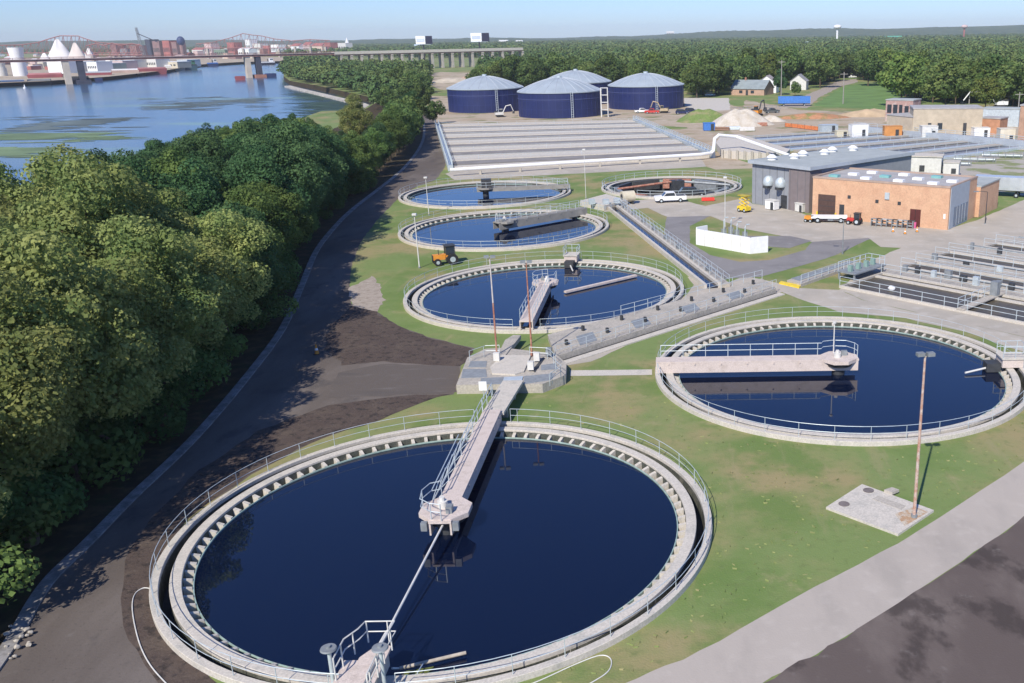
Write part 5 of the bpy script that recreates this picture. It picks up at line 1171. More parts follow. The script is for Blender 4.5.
for x, m_, wdt in ((68.5, mat('tan_pier', (.52, .46, .38), .9, .1, .2), 4.5), (83, mat('dark_pier', (.05, .055, .08), .9, .2, .2), 4.5), (249, MATS['tan_pier'], 4.0), (259.5, MATS['dark_pier'], 4.0)):
    q = TV(vpt(x), 0); MB().box((q[0], q[1], 0), (wdt, 7, DZ-1.7+3.5), VA, z0=WZ-.5).build('river_pier', m_, t)
q = TV(vpt(83), -1); MB().box((q[0], q[1], 0), (10, 12, 3.4), VA, z0=WZ-.5).build('pier_fender', MATS['dark_pier'], t)
q = TV(vpt(259), -1); MB().box((q[0], q[1], 0), (9, 12, 3.0), VA, z0=WZ-.5).build('pier_fender', rust, t)

def billboard(px, label, top, bot, wpx):
    u = vpt(px); q = TV(u, 14); p = Vector((q[0], q[1], 0)); t = thing('billboard', p, label, 'billboard', 'billboards beside the viaduct')
    zt = hfor(p, top); zb = hfor(p, bot); W = wpx*p.y/957
    MB().cyl(p, .8, 0, zb, 12).build('post', darkm, t)
    MB().box((p.x-W*.15, p.y-.4, 0), (W*.62, .4, zt-zb), -.12, z0=zb).build('front_panel', white, t)
    MB().box((p.x+W*.36, p.y+1.5, 0), (W*.42, .4, zt-zb), .5, z0=zb).build('side_panel', mat('billboard_dark', (.03, .03, .06), .7, .1, 1), t)
    MB().box((p.x-W*.15, p.y-.75, 0), (W*.5, .25, (zt-zb)*.4), -.12, z0=zb+(zt-zb)*.3).build('poster_band', mat('pale_pink_poster', (.62, .42, .45) if px > 460 else (.50, .56, .70), .7, .1, .3), t)
    MB().box((p.x, p.y-1.2, 0), (W, 1.2, .25), 0, z0=zb-.5).build('catwalk', galv, t)
billboard(431, 'white and dark billboard rising over the viaduct, the left of two', 36, 44, 15)
billboard(487, 'white and dark billboard rising over the viaduct, the right of two', 33, 41.5, 17)

# ================================================================== HARBOUR
def barge(x0, x1, y, hpx, m, label, deck=None, cat='barge', cabin=None, name='barge', z=WZ):
    a, b = G(x0, y, z), G(x1, y-(x1-x0)*.03, z); d = b-a; L = d.length; ang = math.atan2(d.y, d.x); T = frame2((a.x, a.y), ang); h = hpx*a.y/957; Wd = min(12, L*.35)
    t = thing(name, (a.x, a.y, z), label, cat)
    mb = MB(); prof = [(L*.05, z-.3), (L*.95, z-.3), (L, z+h), (0, z+h)]; n = 4; V = [T(u, 0, zz) for u, zz in prof]+[T(u, Wd, zz) for u, zz in prof]
    mb.add(V, [(0, 1, 2, 3), (7, 6, 5, 4)]+[(i, 4+i, 4+(i+1) % 4, (i+1) % 4) for i in range(4)]); mb.build('hull', m, t)
    mb = MB(); quadbox(mb, T, L*.04, L*.96, .5, Wd-.5, z+h+.01, z+h+.6*(1+(deck is not None))); mb.build('cargo_cover', deck or m, t)
    if cabin:
        mb = MB(); quadbox(mb, T, L*.62, L*.86, Wd*.2, Wd*.8, z+h+1.25, z+h+5.5); mb.build('wheelhouse', cabin, t)
        mb = MB(); quadbox(mb, T, L*.63, L*.85, Wd*.2-.1, Wd*.2-.005, z+h+3.6, z+h+4.8); mb.build('window', glassm, t)
        q = T(L*.5, Wd*.5); MB().cyl(q, .6, z+h+1.25, z+h+5, 10).build('funnel', darkm, t)
    return t
maroon = mat('maroon_hull', (.26, .07, .075), .7, .2, .1); pinkh = mat('faded_pink_hull', (.45, .20, .20), .7, .2, .1); navyh = mat('navy_hull', (.02, .035, .11), .6, .2, .1); tanh = mat('tan_hull', (.45, .33, .27), .8, .2, .1); blackh = mat('black_hull', (.02, .02, .04), .7, .2, .1)
barge(-12, 25, 86.5, 3.8, navyh, 'navy barge with white cover at the left edge of the river', white)
barge(27, 52, 85.5, 4, blackh, 'dark barge lying between the navy barge and the pink one', galv_d)
barge(28, 64, 82, 6.5, maroon, 'maroon barge behind the tan bridge pier', pinkh)
barge(40, 62, 79, 4, pinkh, 'faded pink barge moored by the white salt heaps', pinkh)
barge(70, 90, 83.5, 5, blackh, 'black workboat beside the dark bridge pier', darkm)
barge(86, 113, 79, 5.5, maroon, 'dark maroon barge just right of the dark bridge pier', galv)
barge(95, 103, 82, 3, navyh, 'little navy boat in front of the dark maroon barge', None)
barge(112, 140, 76.5, 5.5, tanh, 'tan barge left of the long maroon hull', white)
barge(138, 168, 75, 5.5, maroon, 'long maroon hull at the middle of the moored row', pinkh)
barge(120, 150, 72, 4, pinkh, 'pink barge moored behind the tan one', white)
barge(165, 186, 71, 4.5, offw, 'pale barge between the maroon hull and the green tug', white)
barge(185, 198, 70, 4, mat('green_blue_hull', (.03, .08, .12), .6, .2, .1), 'dark green tug at the right end of the moored row', darkm, 'tugboat', mat('green_cabin', (.05, .16, .09), .6, .2, .1), 'tugboat')
barge(208, 219, 66.5, 2.5, navyh, 'small navy tug alone in mid river', bluep, 'tugboat', offw, 'tugboat')
barge(235, 246, 80.5, 3.2, maroon, 'small maroon boat left of the tan river pier', None, 'boat')
barge(265, 277, 77.5, 3, navyh, 'navy boat right of the second pair of river piers', None, 'boat')
barge(262, 276, 65, 2, blackh, 'dark tug with white cabin moored behind the spit', white, 'tugboat', white, 'tugboat')
p = G(25, 88.5, WZ); t = thing('buoy', p, 'white channel buoy floating in front of the moored barges', 'buoy'); MB().cyl(p, 1.1, WZ-.3, WZ+.9, 12).build('float', white, t); MB().cyl(p, .5, WZ+.901, WZ+2.8, 10, r2=.2).build('top_mark', white, t)

def fb(x0, x1, yb, yt, m, roof, label, name='harbour_shed', cat='building', depth=18, pitched=False, wins=True):
    a = G((x0+x1)/2, yb); H = hfor(a, yt); r = H*.25 if pitched else 0
    return simple_building((x0, yb), (x1, yb), depth, H-r, m, roof, label, name, wins=tuple((.08+.18*k, .18+.18*k, .35, .6) for k in range(5)) if wins else (), pitched=pitched, ridge=r, cat=cat)
redm = mat('red_shed', (.36, .13, .11), .7, .2, .1); pinkm = mat('pale_pink_wall', (.55, .42, .40), .8, .15, .1); orm = mat('rust_orange', (.55, .20, .08), .8, .2, .1)
def silo(px, yb, yt, rp, m, label, cap=True, name='silo', flare=1.0):
    p = G(px, yb); h = hfor(p, yt); r = rp*p.y/957; t = thing(name, p, label, 'silo')
    mb = MB(); mb.cyl(p, r, 0, h*.6, 24); mb.build('lower_drum', m, t, smooth=True); mb = MB(); mb.cyl(p, r*flare*.8, h*.6+.01, h, 24, r2=r*flare); mb.build('upper_drum', m, t, smooth=True)
    if cap: mb = MB(); mb.cyl(p, r*flare*1.02, h+.01, h+r*.35, 24, r2=.3); mb.build('roof_cone', offw, t)
silo(21, 76, 47.5, 6.2, white, 'tall white silo left of the white salt heaps', False, flare=1.1)
silo(2, 76, 62, 5, offw, 'squat pale silo at the left edge behind the bridge')
def cone_heap(px, yb, yt, wpx, m, label, seed):
    p = G(px, yb); h = hfor(p, yt); r = wpx/2*p.y/957; rn = random.Random(seed); mb = MB(); n = 24; V = [];F = []
    for j, (k, z) in enumerate(((1, 0), (.7, .3), (.38, .66), (.12, .93))):
        for i in range(n):
            a = 2*math.pi*i/n; q = k*(1+.12*math.sin(2*a+seed)+rn.uniform(-.05, .05)); V.append((p.x+r*q*math.cos(a), p.y+r*q*math.sin(a)*.8, z*h*(1+.06*math.sin(3*a+seed))))
    V.append((p.x, p.y, h))
    for j in range(3):
        for i in range(n): F.append((j*n+i, j*n+(i+1) % n, (j+1)*n+(i+1) % n, (j+1)*n+i))
    for i in range(n): F.append((3*n+i, 3*n+(i+1) % n, len(V)-1))
    mb.add(V, F); tag(mb.build('salt_heap', m, None, True), label, 'heap')
salt = mat('white_salt', (.64, .62, .60), .9, .08, .05)
cone_heap(62, 66, 39, 30, salt, 'tallest white salt heap behind the river bridge', 1)
cone_heap(79, 66, 42.5, 24, mat('cream_salt', (.62, .55, .50), .9, .15, .05), 'cream heap leaning against the tallest white one', 2)
cone_heap(47, 67, 53, 22, salt, 'low white heap left of the tallest one', 3)
cone_heap(92, 66, 48, 20, salt, 'white heap right of the cream one', 4)
fb(49, 64, 73.5, 61.5, white, white, 'bright white block at the water in front of the salt heaps', wins=False)
fb(66, 78, 72, 62, offw, white, 'white shed right of the bright white block')
fb(88, 98, 72, 62, white, galv, 'white shed behind the dark maroon barge')
fb(98, 112, 71, 63.5, mat('grey_green_wall', (.33, .38, .33), .8, .1, .1), white, 'grey green shed with white roof by the barges')
fb(112, 124, 70, 61, pinkm, white, 'pale pink shed behind the tan barge')
fb(126, 136, 69, 60, offw, galv, 'pale shed left of the crane foot')
fb(147, 157, 68.5, 58.5, offw, white, 'cream shed right of the crane foot')
fb(158, 178, 68, 62, mat('sand_wall', (.50, .46, .36), .8, .1, .1), white, 'low sandy shed behind the maroon hull')
fb(178, 188, 67, 60, galv, white, 'grey shed behind the green tug')
for i, (x0, x1, yb, yt, m_, r_, lb) in enumerate((
    (112, 119, 60, 43, mat('brown_stack', (.24, .15, .14), .8, .2, .1), redm, 'brown elevator block right of the salt heaps'), (121, 129, 60, 47, galv_d, redm, 'dark grey block beside the brown elevator'), (131, 139, 60, 44, MATS['brown_stack'], galv_d, 'brown block just left of the dark crane'),
    (147, 153, 58, 38, MATS['dark_pier'], darkm, 'dark tall block right of the crane'), (154, 162, 58, 39.5, MATS['brown_stack'], darkm, 'first red brown hopper right of the dark block'), (164, 172, 58, 39, redm, darkm, 'second red brown hopper block'), (173, 179, 58, 40.5, MATS['brown_stack'], redm, 'third red brown hopper beside the dark round tank'),
    (192, 204, 56, 46, offw, redm, 'white mill with red roof right of the dark round tank'), (205, 213, 56, 42, pinkm, redm, 'pink mill tower in the far town'), (214, 226, 56, 48, mat('green_grey', (.18, .24, .18), .8, .2, .1), offw, 'green grey warehouse in the far town'), (228, 236, 56, 41, redm, redm, 'red tower left of the church like white block'), (238, 250, 56, 46, white, white, 'long white hall with white roof above the river bend'),
    (246, 252, 54, 38, white, redm, 'white tower with red top above the bend'), (253, 262, 54, 42, offw, redm, 'white block with red roof right of the white tower'), (263, 270, 54, 44, redm, offw, 'red block between two white ones in the far town'), (271, 280, 54, 43, white, pinkm, 'white block right of the red one'), (291, 300, 53, 42, white, redm, 'white house row left part in the far town'), (303, 311, 53, 40.5, pinkm, redm, 'pink block in the house row'), (312, 323, 53, 41.5, mat('peach_wall', (.62, .48, .38), .8, .1, .1), redm, 'peach block in the house row'), (325, 332, 53, 41, redm, redm, 'dark red block at the right of the peach one'), (334, 347, 52, 41.5, offw, pinkm, 'long pale block at the right end of the far town'))):
    fb(x0+.6, x1-.6, yb, yt+1.6, m_, r_, lb, 'town_block', wins=(i > 3), pitched=(i in (7, 11, 16, 17, 18)))
for (x, yb, yt, w_, lb, sd_) in ((160, 57, 49, 22, 'left orange ore heap at the far quay', 11), (176, 57, 47.5, 26, 'right orange ore heap at the far quay', 12)): cone_heap(x, yb, yt, w_, orm, lb, sd_)
p = G(183.5, 58); h = hfor(p, 37); t = thing('round_tank', p, 'dark round tank on a column above the orange ore heaps', 'tank'); r = 3.6*p.y/957
MB().cyl(p, r*.5, 0, h-2*r+.5, 14).build('column', MATS['brown_stack'], t); MB().blob((p.x, p.y, h-r), (r, r, r*1.2), 1, 3, 0).build('ball', mat('dark_blue_tank', (.04, .06, .14), .6, .1, .1), t, True)
# dark lattice crane
p = G(145, 60); h = hfor(p, 27.5); t = thing('harbour_crane', p, 'tall dark lattice crane standing behind the river bridge', 'crane'); mb = MB(); s = 2.6
for sx in (-1, 1):
    for sy in (-1, 1): mb.tube([(p.x+sx*s, p.y+sy*s, 0), (p.x-5.5+sx*s*.4, p.y+sy*s*.4, h)], .45, 4)
for k in range(10):
    z = h*k/10; x_ = p.x-5.5*k/10; w1 = s*(1-.06*k); mb.tube([(x_-w1, p.y-w1, z), (x_+w1-.5, p.y-w1, z+h/10)], .3, 4); mb.tube([(x_-w1, p.y-w1, z), (x_+w1, p.y-w1, z)], .3, 4)
mb.build('mast', galv_d, t); mb = MB(); mb.tube([(p.x-5, p.y, h*.82), (p.x+26, p.y, h*.55)], .7, 5); mb.build('jib', MATS['dark_pier'], t)
# far red truss bridge
def far_truss(pts, yb, D, label, m):
    P = []; t = None
    def at(x, y): d = (x-CX)/FPX*AX-(y-CY)/FPX*AU+AF; k = D/d.y; return Vector((0, 0, CAM_H))+d*k
    t = thing('truss_bridge', at(pts[0][0], yb), label, 'bridge'); mb = MB(); top = [at(*q) for q in pts]; mb.tube(top, .6, 4); mb.build('top_chord', m, t)
    mb = MB(); n = max(4, int((pts[-1][0]-pts[0][0])/4)); 
    def ytop(x):
        for a, b in zip(pts[:-1], pts[1:]):
            if a[0] <= x <= b[0]: return a[1]+(b[1]-a[1])*(x-a[0])/(b[0]-a[0])
        return pts[-1][1]
    prev = None
    for k in range(n+1):
        x = pts[0][0]+(pts[-1][0]-pts[0][0])*k/n; a, b = at(x, ytop(x)), at(x, yb); mb.tube([a, b], .28, 4)
        if prev is not None: mb.tube([prev, a] if k % 2 else [pv_t, b], .28, 4)
        prev = b; pv_t = a
    mb.build('lattice', m, t); mb = MB(); mb.tube([at(pts[0][0], yb), at(pts[-1][0], yb)], .6, 4); mb.build('bottom_chord', m, t)
    for x in (pts[0][0]+(pts[-1][0]-pts[0][0])*f for f in (.12, .5, .88)):
        q = at(x, yb); MB().box((q.x, q.y, 0), (3, 5, max(1, q.z-1.2)), z0=0).build('tower_pier', conc, t)
farred = mat('faded_red_steel', (.32, .15, .14), .8, .15, .05)
far_truss([(-30, 46), (20, 45), (38, 42.5), (50, 38.5), (60, 35.8), (78, 36), (86, 39), (98, 42.5), (118, 44), (140, 44.5)], 53, 1350, 'faded red cantilever truss bridge rising behind the white salt heaps', farred)
far_truss([(86, 46), (96, 43.5), (104, 45.5), (112, 43), (120, 45.5), (132, 43.5), (142, 46)], 55, 1250, 'low humped red truss span left of the dark crane', farred)
far_truss([(196, 44), (212, 42.5), (230, 38), (243, 33.5), (252, 35), (262, 36), (275, 39), (290, 40.5)], 48, 1700, 'thin red truss span over the white and red far town', farred)
far_truss([(290, 41), (310, 39.5), (330, 40.5)], 46, 1750, 'short red truss piece at the right end of the far town', farred)
rq = random.Random(3)
for i in range(110):
    x = rq.uniform(-5, 345); yb = rq.uniform(56, 70) if x < 130 else (rq.uniform(50.5, 59.5) if x < 280 else rq.uniform(49, 54)); w_ = rq.uniform(3, 7); hh = rq.uniform(2.0, 5.5)
    fb(x, x+w_, yb, yb-hh, rq.choice([white, offw, pinkm, redm, steelr, MATS['brown_stack'], MATS['sand_wall'], MATS['peach_wall']]), rq.choice([white, redm, pinkm, galv, roofgrey]), 'small low building among the crowded far riverside town', 'town_house', wins=False, pitched=rq.random() < .5, depth=12)['group'] = 'small low houses of the far riverside town'
p = G(348, 50); h = hfor(p, 37.5); t = thing('steeple', p, 'white church steeple at the right end of the far town', 'church'); r = 2*p.y/957
MB().box((p.x, p.y, 0), (r*2.2, r*2.2, h*.55), z0=0).build('tower', white, t); MB().cyl(p, r, h*.55+.01, h, 8, r2=.2).build('spire', white, t)

# things standing in the far woods on the right
def far_hall(px, y, wpx, hpx, m, label):
    D = 27.35*957/max(4, (y+3-(44.98-.01525*px))); p = Vector(((px-CX)/957*D, D, 0)); w_ = wpx*D/957; z0 = 27.35-(y+hpx/2-(44.98-.01525*px))*D/957; h = hpx*D/957
    t = thing('far_hall', p, label, 'building'); zb = max(0, z0)
    MB().box((p.x, p.y, 0), (w_, w_*.6, max(3, zb+h*.55)), z0=0).build('wall', m, t)
    MB().prism([(p.x-w_/2-1, p.y-w_*.3-1), (p.x+w_/2+1, p.y-w_*.3-1), (p.x+w_/2+1, p.y+w_*.3+1), (p.x-w_/2-1, p.y+w_*.3+1)], max(3, zb+h*.55)+.01, max(3, zb+h*.55)+h*.45).build('roof', m if m is not offw else white, t)
    for k in range(4): MB().box((p.x-w_*.36+w_*.24*k, p.y-w_*.3-.1, 0), (w_*.12, .15, h*.3), z0=max(.5, zb+.1*h)).build('window', glassm, t)
paleblue = mat('pale_blue_metal', (.50, .62, .72), .6, .1, .05); greenr = mat('sea_green_roof', (.12, .42, .30), .6, .1, .05)
for a in ((516, 41, 8, 3, white, 'white hall in the woods above the left navy tank'), (531, 41, 6, 2.5, offw, 'small white hall right of the first one in the woods'), (553, 51, 15, 4, paleblue, 'pale blue hall roof in the woods above the navy tanks'), (621, 51.5, 6, 3, offw, 'cream gable roof in the woods above the right navy tank'), (675, 33, 7, 3, offw, 'far white tower block on the horizon'), (804, 43, 13, 4, paleblue, 'pale blue hall in the woods above the white gabled house'), (887, 37.5, 15, 4, greenr, 'sea green roof in the far woods'), (907, 40, 8, 3.5, offw, 'cream hall right of the sea green roof'), (961, 46, 8, 3, white, 'white roof in the woods under the red and white tower'), (909, 31, 5, 2.5, white, 'tiny white roof near the horizon right of the sea green roof'), (434, 45, 6, 3, paleblue, 'pale blue shed roof behind the left billboard')): far_hall(*a)
def water_tower(px, yt, rpx, label, m, legs):
    D = 2600; hz = 44.98-.01525*px; zt = 27.35+(hz-yt)*D/957; r = rpx*D/957; p = Vector(((px-CX)/957*D, D, 0)); t = thing('water_tower', p, label, 'water tower')
    MB().cyl(p, r*.25, 0, zt-r, 12).build('stem', legs, t); MB().blob((p.x, p.y, zt-r*.5), (r, r, r*.55), 2, 3, 0).build('tank', m, t, True)
water_tower(834, 25.5, 3.8, 'white water tower on the horizon left of centre right', white, white)
water_tower(955, 25.5, 3.2, 'red and white water tower on the horizon', pinkm, redm)

# breakwater of the lagoon
mb = strip_along('b', smooth_line([(287, 82.5), (302, 86), (318, 89.5), (345, 95.5), (362, 99.5), (371, 104)], 4), 4.0, WZ-1, WZ+.9, None)
tag(mb.build('breakwater', mat('pale_rubble', (.46, .43, .38), .9, .3, .3)), 'pale stone breakwater curving round the green lagoon', 'breakwater')

# ================================================================== TREES
def leaf_arrays(rng, n_lobes, R0, H, n, ls, zb=.0, squash=1.0, core=True):
    """quads (n,4,3) of leaf clumps spread over the lobes of an uneven crown; base at z=zb, top at H"""
    zc = (zb+H)/2; hz = (H-zb)/2
    C = []; 
    for i in range(n_lobes):
        while True:
            p = rng.uniform(-1, 1, 3)
            if np.linalg.norm(p) < 1: break
        p = p/ max(1e-6, np.linalg.norm(p))*rng.uniform(.35, .88)
        rl = (rng.uniform(.15, .36) if n_lobes > 40 else rng.uniform(.24, .44))*(1.1-.25*max(0, p[2]))
        C.append((p[0]*R0*(1-.25*max(0, p[2])), p[1]*R0*(1-.25*max(0, p[2])), zc+p[2]*hz*.86, rl*R0))
    C = np.array(C); w_ = C[:, 3]**2; idx = rng.choice(len(C), n*2, p=w_/w_.sum())
    d = rng.normal(size=(n*2, 3)); d[:, 2] = d[:, 2]*.9+.25; d /= np.linalg.norm(d, axis=1)[:, None]
    rad = C[idx, 3]*rng.uniform(.72, 1.12, n*2); P = C[idx, :3]+d*rad[:, None]*np.array([1, 1, .8])
    # drop what lies deep inside other lobes
    keep = np.ones(len(P), bool)
    for k in range(len(C)):
        dd = np.linalg.norm((P-C[k, :3])/np.array([1, 1, .8]), axis=1); keep &= ~((dd < C[k, 3]*.62) & (idx != k))
    keep &= P[:, 2] > zb*.6+.1
    P = P[keep][:n]; d = d[keep][:n]; m_ = len(P)
    nr = d+rng.normal(size=(m_, 3))*.55; nr[:, 2] += .25; nr /= np.linalg.norm(nr, axis=1)[:, None]
    a = np.cross(nr, rng.normal(size=(m_, 3))); a /= np.linalg.norm(a, axis=1)[:, None]; b = np.cross(nr, a)
    s = ls*rng.uniform(.6, 1.4, m_)[:, None]; e = rng.uniform(.55, .95, m_)[:, None]
    Q = np.stack([P-a*s, P-b*s*e+nr*s*.15, P+a*s, P+b*s*e+nr*s*.15], axis=1)
    return Q, C
def quads_mesh(name, Q, m):
    n = len(Q); me = bpy.data.meshes.new(name); me.vertices.add(4*n); me.vertices.foreach_set('co', Q.reshape(-1).astype(np.float32)); me.loops.add(4*n); me.polygons.add(n)
    me.loops.foreach_set('vertex_index', np.arange(4*n, dtype=np.int32)); me.polygons.foreach_set('loop_start', np.arange(0, 4*n, 4, dtype=np.int32)); me.polygons.foreach_set('loop_total', np.full(n, 4, dtype=np.int32)); me.materials.append(m); me.update(calc_edges=True); return me
def trunk_mesh(rng, R0, H, C, m, r0=.28):
    mb = MB(); lean = rng.uniform(-.4, .4, 2); top = Vector((lean[0], lean[1], H*.72)); mid = Vector((lean[0]*.3, lean[1]*.3, H*.3))
    mb.tube([(0, 0, -.1), mid, top], r0, 7, r2=r0*.3)
    for k in range(min(6, len(C))):
        c = C[k]; s = mid.lerp(top, .15+.12*k); mb.tube([s, s.lerp(Vector(c[:3]), .5)+Vector((0, 0, .3)), Vector(c[:3])], r0*.42, 5, r2=r0*.12)
    me_o = mb.build('trunk', m); me = me_o.data; bpy.data.objects.remove(me_o); return me
L_olive = leafmat('olive_leaves', (.37, .40, .14), (.18, .24, .08), .2)
L_green = leafmat('green_leaves', (.19, .27, .08), (.085, .15, .05), .25)
L_dark = leafmat('dark_leaves', (.105, .185, .075), (.055, .115, .05), .25)
L_mix = leafmat('wood_leaves', (.175, .235, .075), (.085, .145, .05), .35)
PROTO = {}
def proto(key, seed, R0, H, n, ls, lm, lobes=22, zb=2.0):
    rng = np.random.default_rng(seed); Q, C = leaf_arrays(rng, lobes, R0, H, n, ls, zb); PROTO.setdefault(key, []).append((quads_mesh('crown', Q, lm), trunk_mesh(rng, R0, H, C, bark), R0, H))
for s in range(3):
    proto('near_olive', 10+s, 5.2, 17.0, 26000, .125, L_olive, 70, 1.2)
    proto('near_dark', 20+s, 5.4, 16.0, 20000, .145, L_dark, 56, 1.0)
    proto('near_green', 30+s, 5.2, 15.5, 20000, .145, L_green, 56, 1.0)
    proto('mid', 40+s, 6.0, 15.0, 3800, .38, L_mix, 24, 1.2)
    proto('shrub', 50+s, 2.0, 2.6, 4200, .085, L_green, 14, .1)
L_light = leafmat('light_wood_leaves', (.24, .29, .08), (.12, .19, .055), .25)
for s in range(2): proto('mid_light', 70+s, 6.0, 14.5, 3600, .40, L_light, 26, 1.2)
proto('conifer', 60, 3.8, 13, 2500, .4, L_dark, 26, .6)
def tree(key, k, p, s, rot, name, label, cat, group, sz=None, z=0.0):
    if key == 'mid' and p[1] < 240: key = 'near_green'
    cm, tm, R0, H = PROTO[key][k % len(PROTO[key])]
    t = thing(name, (p[0], p[1], z), label, cat, group); t.scale = (s, s, s if sz is None else sz); t.rotation_euler = (0, 0, rot)
    for n_, me in (('trunk', tm), ('crown', cm)): o = bpy.data.objects.new(n_, me); col.objects.link(o); o.parent = t
    return t
rn = random.Random(77)
kerbW = [G(*q) for q in kerb_px]
def kerb_x(y):
    for a, b in zip(kerbW[:-1], kerbW[1:]):
        if a.y <= y <= b.y: return a.x+(b.x-a.x)*(y-a.y)/(b.y-a.y+1e-9)
    return kerbW[0].x if y < kerbW[0].y else kerbW[-1].x+(y-kerbW[-1].y)*-.25
def bank_x(y):
    for a, b in zip(bank[:9-1], bank[1:9]):
        if a[1] <= y <= b[1]: return a[0]+(b[0]-a[0])*(y-a[1])/(b[1]-a[1])
    return bank[8][0]
pts = []
def ok(x, y, dmin): return all((x-a)**2+(y-b)**2 > dmin*dmin for a, b in pts)
y = 34.0
# front row along the kerb, then the belt behind
ylist = []
y = 42.0
while y < 330: ylist.append(y); y += 6.2+y*.012
for y in ylist:
    x = kerb_x(y)-rn.uniform(3.6, 5.0); pts.append((x, y+rn.uniform(-1, 1)))
for i in range(6000):
    y = rn.uniform(30, 392); x = rn.uniform(bank_x(y)+3, kerb_x(y)-9.5)
    if y > 330: x = rn.uniform(bank_x(y)+3, -100)
    px, py = PR((x, y, 12))
    if px < -60 or kerb_x(y)-9.5 < bank_x(y)+3: continue
    if y < 40 and x > -42: continue
    if ok(x, y, 6.6 if y < 130 else 8.2): pts.append((x, y))
print('belt trees', len(pts))
ENV = [(-400, 150), (0, 152), (60, 150), (130, 127), (200, 117), (250, 106), (290, 105), (320, 113), (342, 121), (365, 116), (385, 99), (410, 84), (440, 84), (900, 84)]
def env(px):
    for a, b in zip(ENV[:-1], ENV[1:]):
        if a[0] <= px <= b[0]: return a[1]+(b[1]-a[1])*(px-a[0])/(b[0]-a[0])
    return 84
for i, (x, y) in enumerate(pts):
    px, py = PR((x, y, 12)); first = i < len(ylist)
    olive = (px < 215 and y < 95) and rn.random() < .85
    key = 'near_olive' if olive else ('near_green' if rn.random() < .35 else 'near_dark')
    if y > 170: key = 'mid' if rn.random() < .8 else 'near_dark'
    s = rn.uniform(.9, 1.14)*(1.0 if px > 140 or y < 70 else 1.25)
    hmax = CAM_H-(env(px)+rn.uniform(0, 8)-(44.98-.01525*px))*y/957
    s = min(s, hmax/15.5)
    if s < .22: continue
    lab, grp = {'near_olive': ('yellowish green leafy tree in the riverside belt at the near left', 'yellow green trees of the riverside belt'),
        'near_green': ('mid green tree in the riverside belt beside the shaded road', 'mid green trees of the riverside belt'),
        'near_dark': ('deep green tree in the riverside belt beside the shaded road', 'deep green trees of the riverside belt'),
        'mid': ('green tree at the far end of the riverside belt before the navy tanks', 'trees at the far end of the riverside belt')}[key]
    tree(key, rn.randrange(3), (x, y), s, rn.uniform(0, 6.28), 'riverside_tree', lab, 'tree', grp, sz=s*rn.uniform(.92, 1.06))
k = 0
for y in np.arange(30, 200, 1.9):
    x = kerb_x(y)-rn.uniform(2.2, 9.5); s = rn.uniform(.8, 1.6)*(1.5 if y < 75 else 1)
    tree('shrub', k, (x, y), s, rn.uniform(0, 6), 'shrub', 'leafy shrub in the litter strip between the kerb and the tree belt', 'shrub', 'shrubs along the kerb'); k += 1
# one bright yellow-green tree far up the belt, and roadside trees near the left navy tank
t = tree('near_olive', 1, g2(358, 150), .9, 1.0, 'riverside_tree', 'lone bright yellow tree among the dark ones far up the belt', 'tree', None)
for i, (x, y, s, lb) in enumerate(((424, 112, .8, 'tree touching the left side of the left navy tank road'), (436, 124, .55, 'small tree by the left corner of the covered beds'), (414, 100, 1.0, 'full tree standing at the clearing left of the navy tanks'), (399, 96, 1.0, 'dense tree left of the sand clearing'))):
    tree('mid', i, g2(x, y), s, i, 'roadside_tree', lb, 'tree', None)

# the spit and the woods: nearest rows as single trees, the rest as one mass
def inpoly(p, poly):
    x, y = p; c = False; n = len(poly)
    for i in range(n):
        x1, y1 = poly[i]; x2, y2 = poly[(i+1) % n]
        if (y1 > y) != (y2 > y) and x < (x2-x1)*(y-y1)/(y2-y1)+x1: c = not c
    return c
woods_front = [(380, 118), (376, 106), (371, 101), (345, 94.5), (318, 88), (292, 83), (286, 79), (286, 64), (330, 62), (430, 66), (520, 66), (520, 60), (560, 58), (1300, 40), (1300, 108), (1024, 112), (1000, 104), (930, 105), (905, 97), (884, 88), (880, 82.5), (862, 80), (850, 76.5), (832, 82), (812, 88), (806, 86), (730, 88), (728, 96), (690, 97), (686, 92), (640, 88), (470, 92), (488, 84), (480, 71), (430, 71), (424, 80), (426, 92), (412, 104)]
# mass: everything on land beyond; the woods' ground test works in survey columns
def is_woods(x, y, nearby=False):
    px, py = PR((x, y, 0))
    if px < -120 or px > 1150: return False
    if not inpoly((x, y), land): return False
    if 340 < px < 525 and 58.6 < py < 72.5: return False
    if px < 284: return py < 54 and ((x*13.7+y*7.1) % 1) < .35
    if 284 <= px < 352 and 38 < py < 58: return ((x*13.7+y*7.1) % 1) < .25
    if py > 58.0: return inpoly((px, py), woods_front)
    return True
for (a, b) in ((0, 0),):
    single = []; mass = []
rng = np.random.default_rng(5)
def front_distance(px, py):
    """how far (in metres) behind the front edge of the woods along the sight line"""
    for q in np.arange(py, py+60, .5):
        if not inpoly((px, q), woods_front): return G(px, py).y-G(px, q).y if py > 40 else 999
    return 999
rows = []
yy = 330.0
while yy < 4200:
    sp_ = 9.5 if yy < 900 else (13 if yy < 1600 else 22)
    n_ = int(yy*1.45/sp_)
    for i in range(n_):
        px = -100+1240*(i+rng.uniform(0, 1))/n_; x = (px-CX)/957*yy*.985; y = yy+rng.uniform(-.5, .5)*sp_
        if is_woods(x, y): rows.append((x, y, sp_))
    yy += sp_*(.9 if yy < 900 else 1.0) if yy < 900 else sp_*1.4
cand = []
for (x, y, s) in rows:
    px, py = PR((x, y, 0))
    fd = front_distance(px, py) if y < 1000 and py > 44 else 999
    cand.append((x, y, s, fd, px))
single = [c for c in cand if c[3] < (26 if c[4] > 480 else 20)]
single.sort(key=lambda c: c[1]); single = single[:170]; ss = set((c[0], c[1]) for c in single)
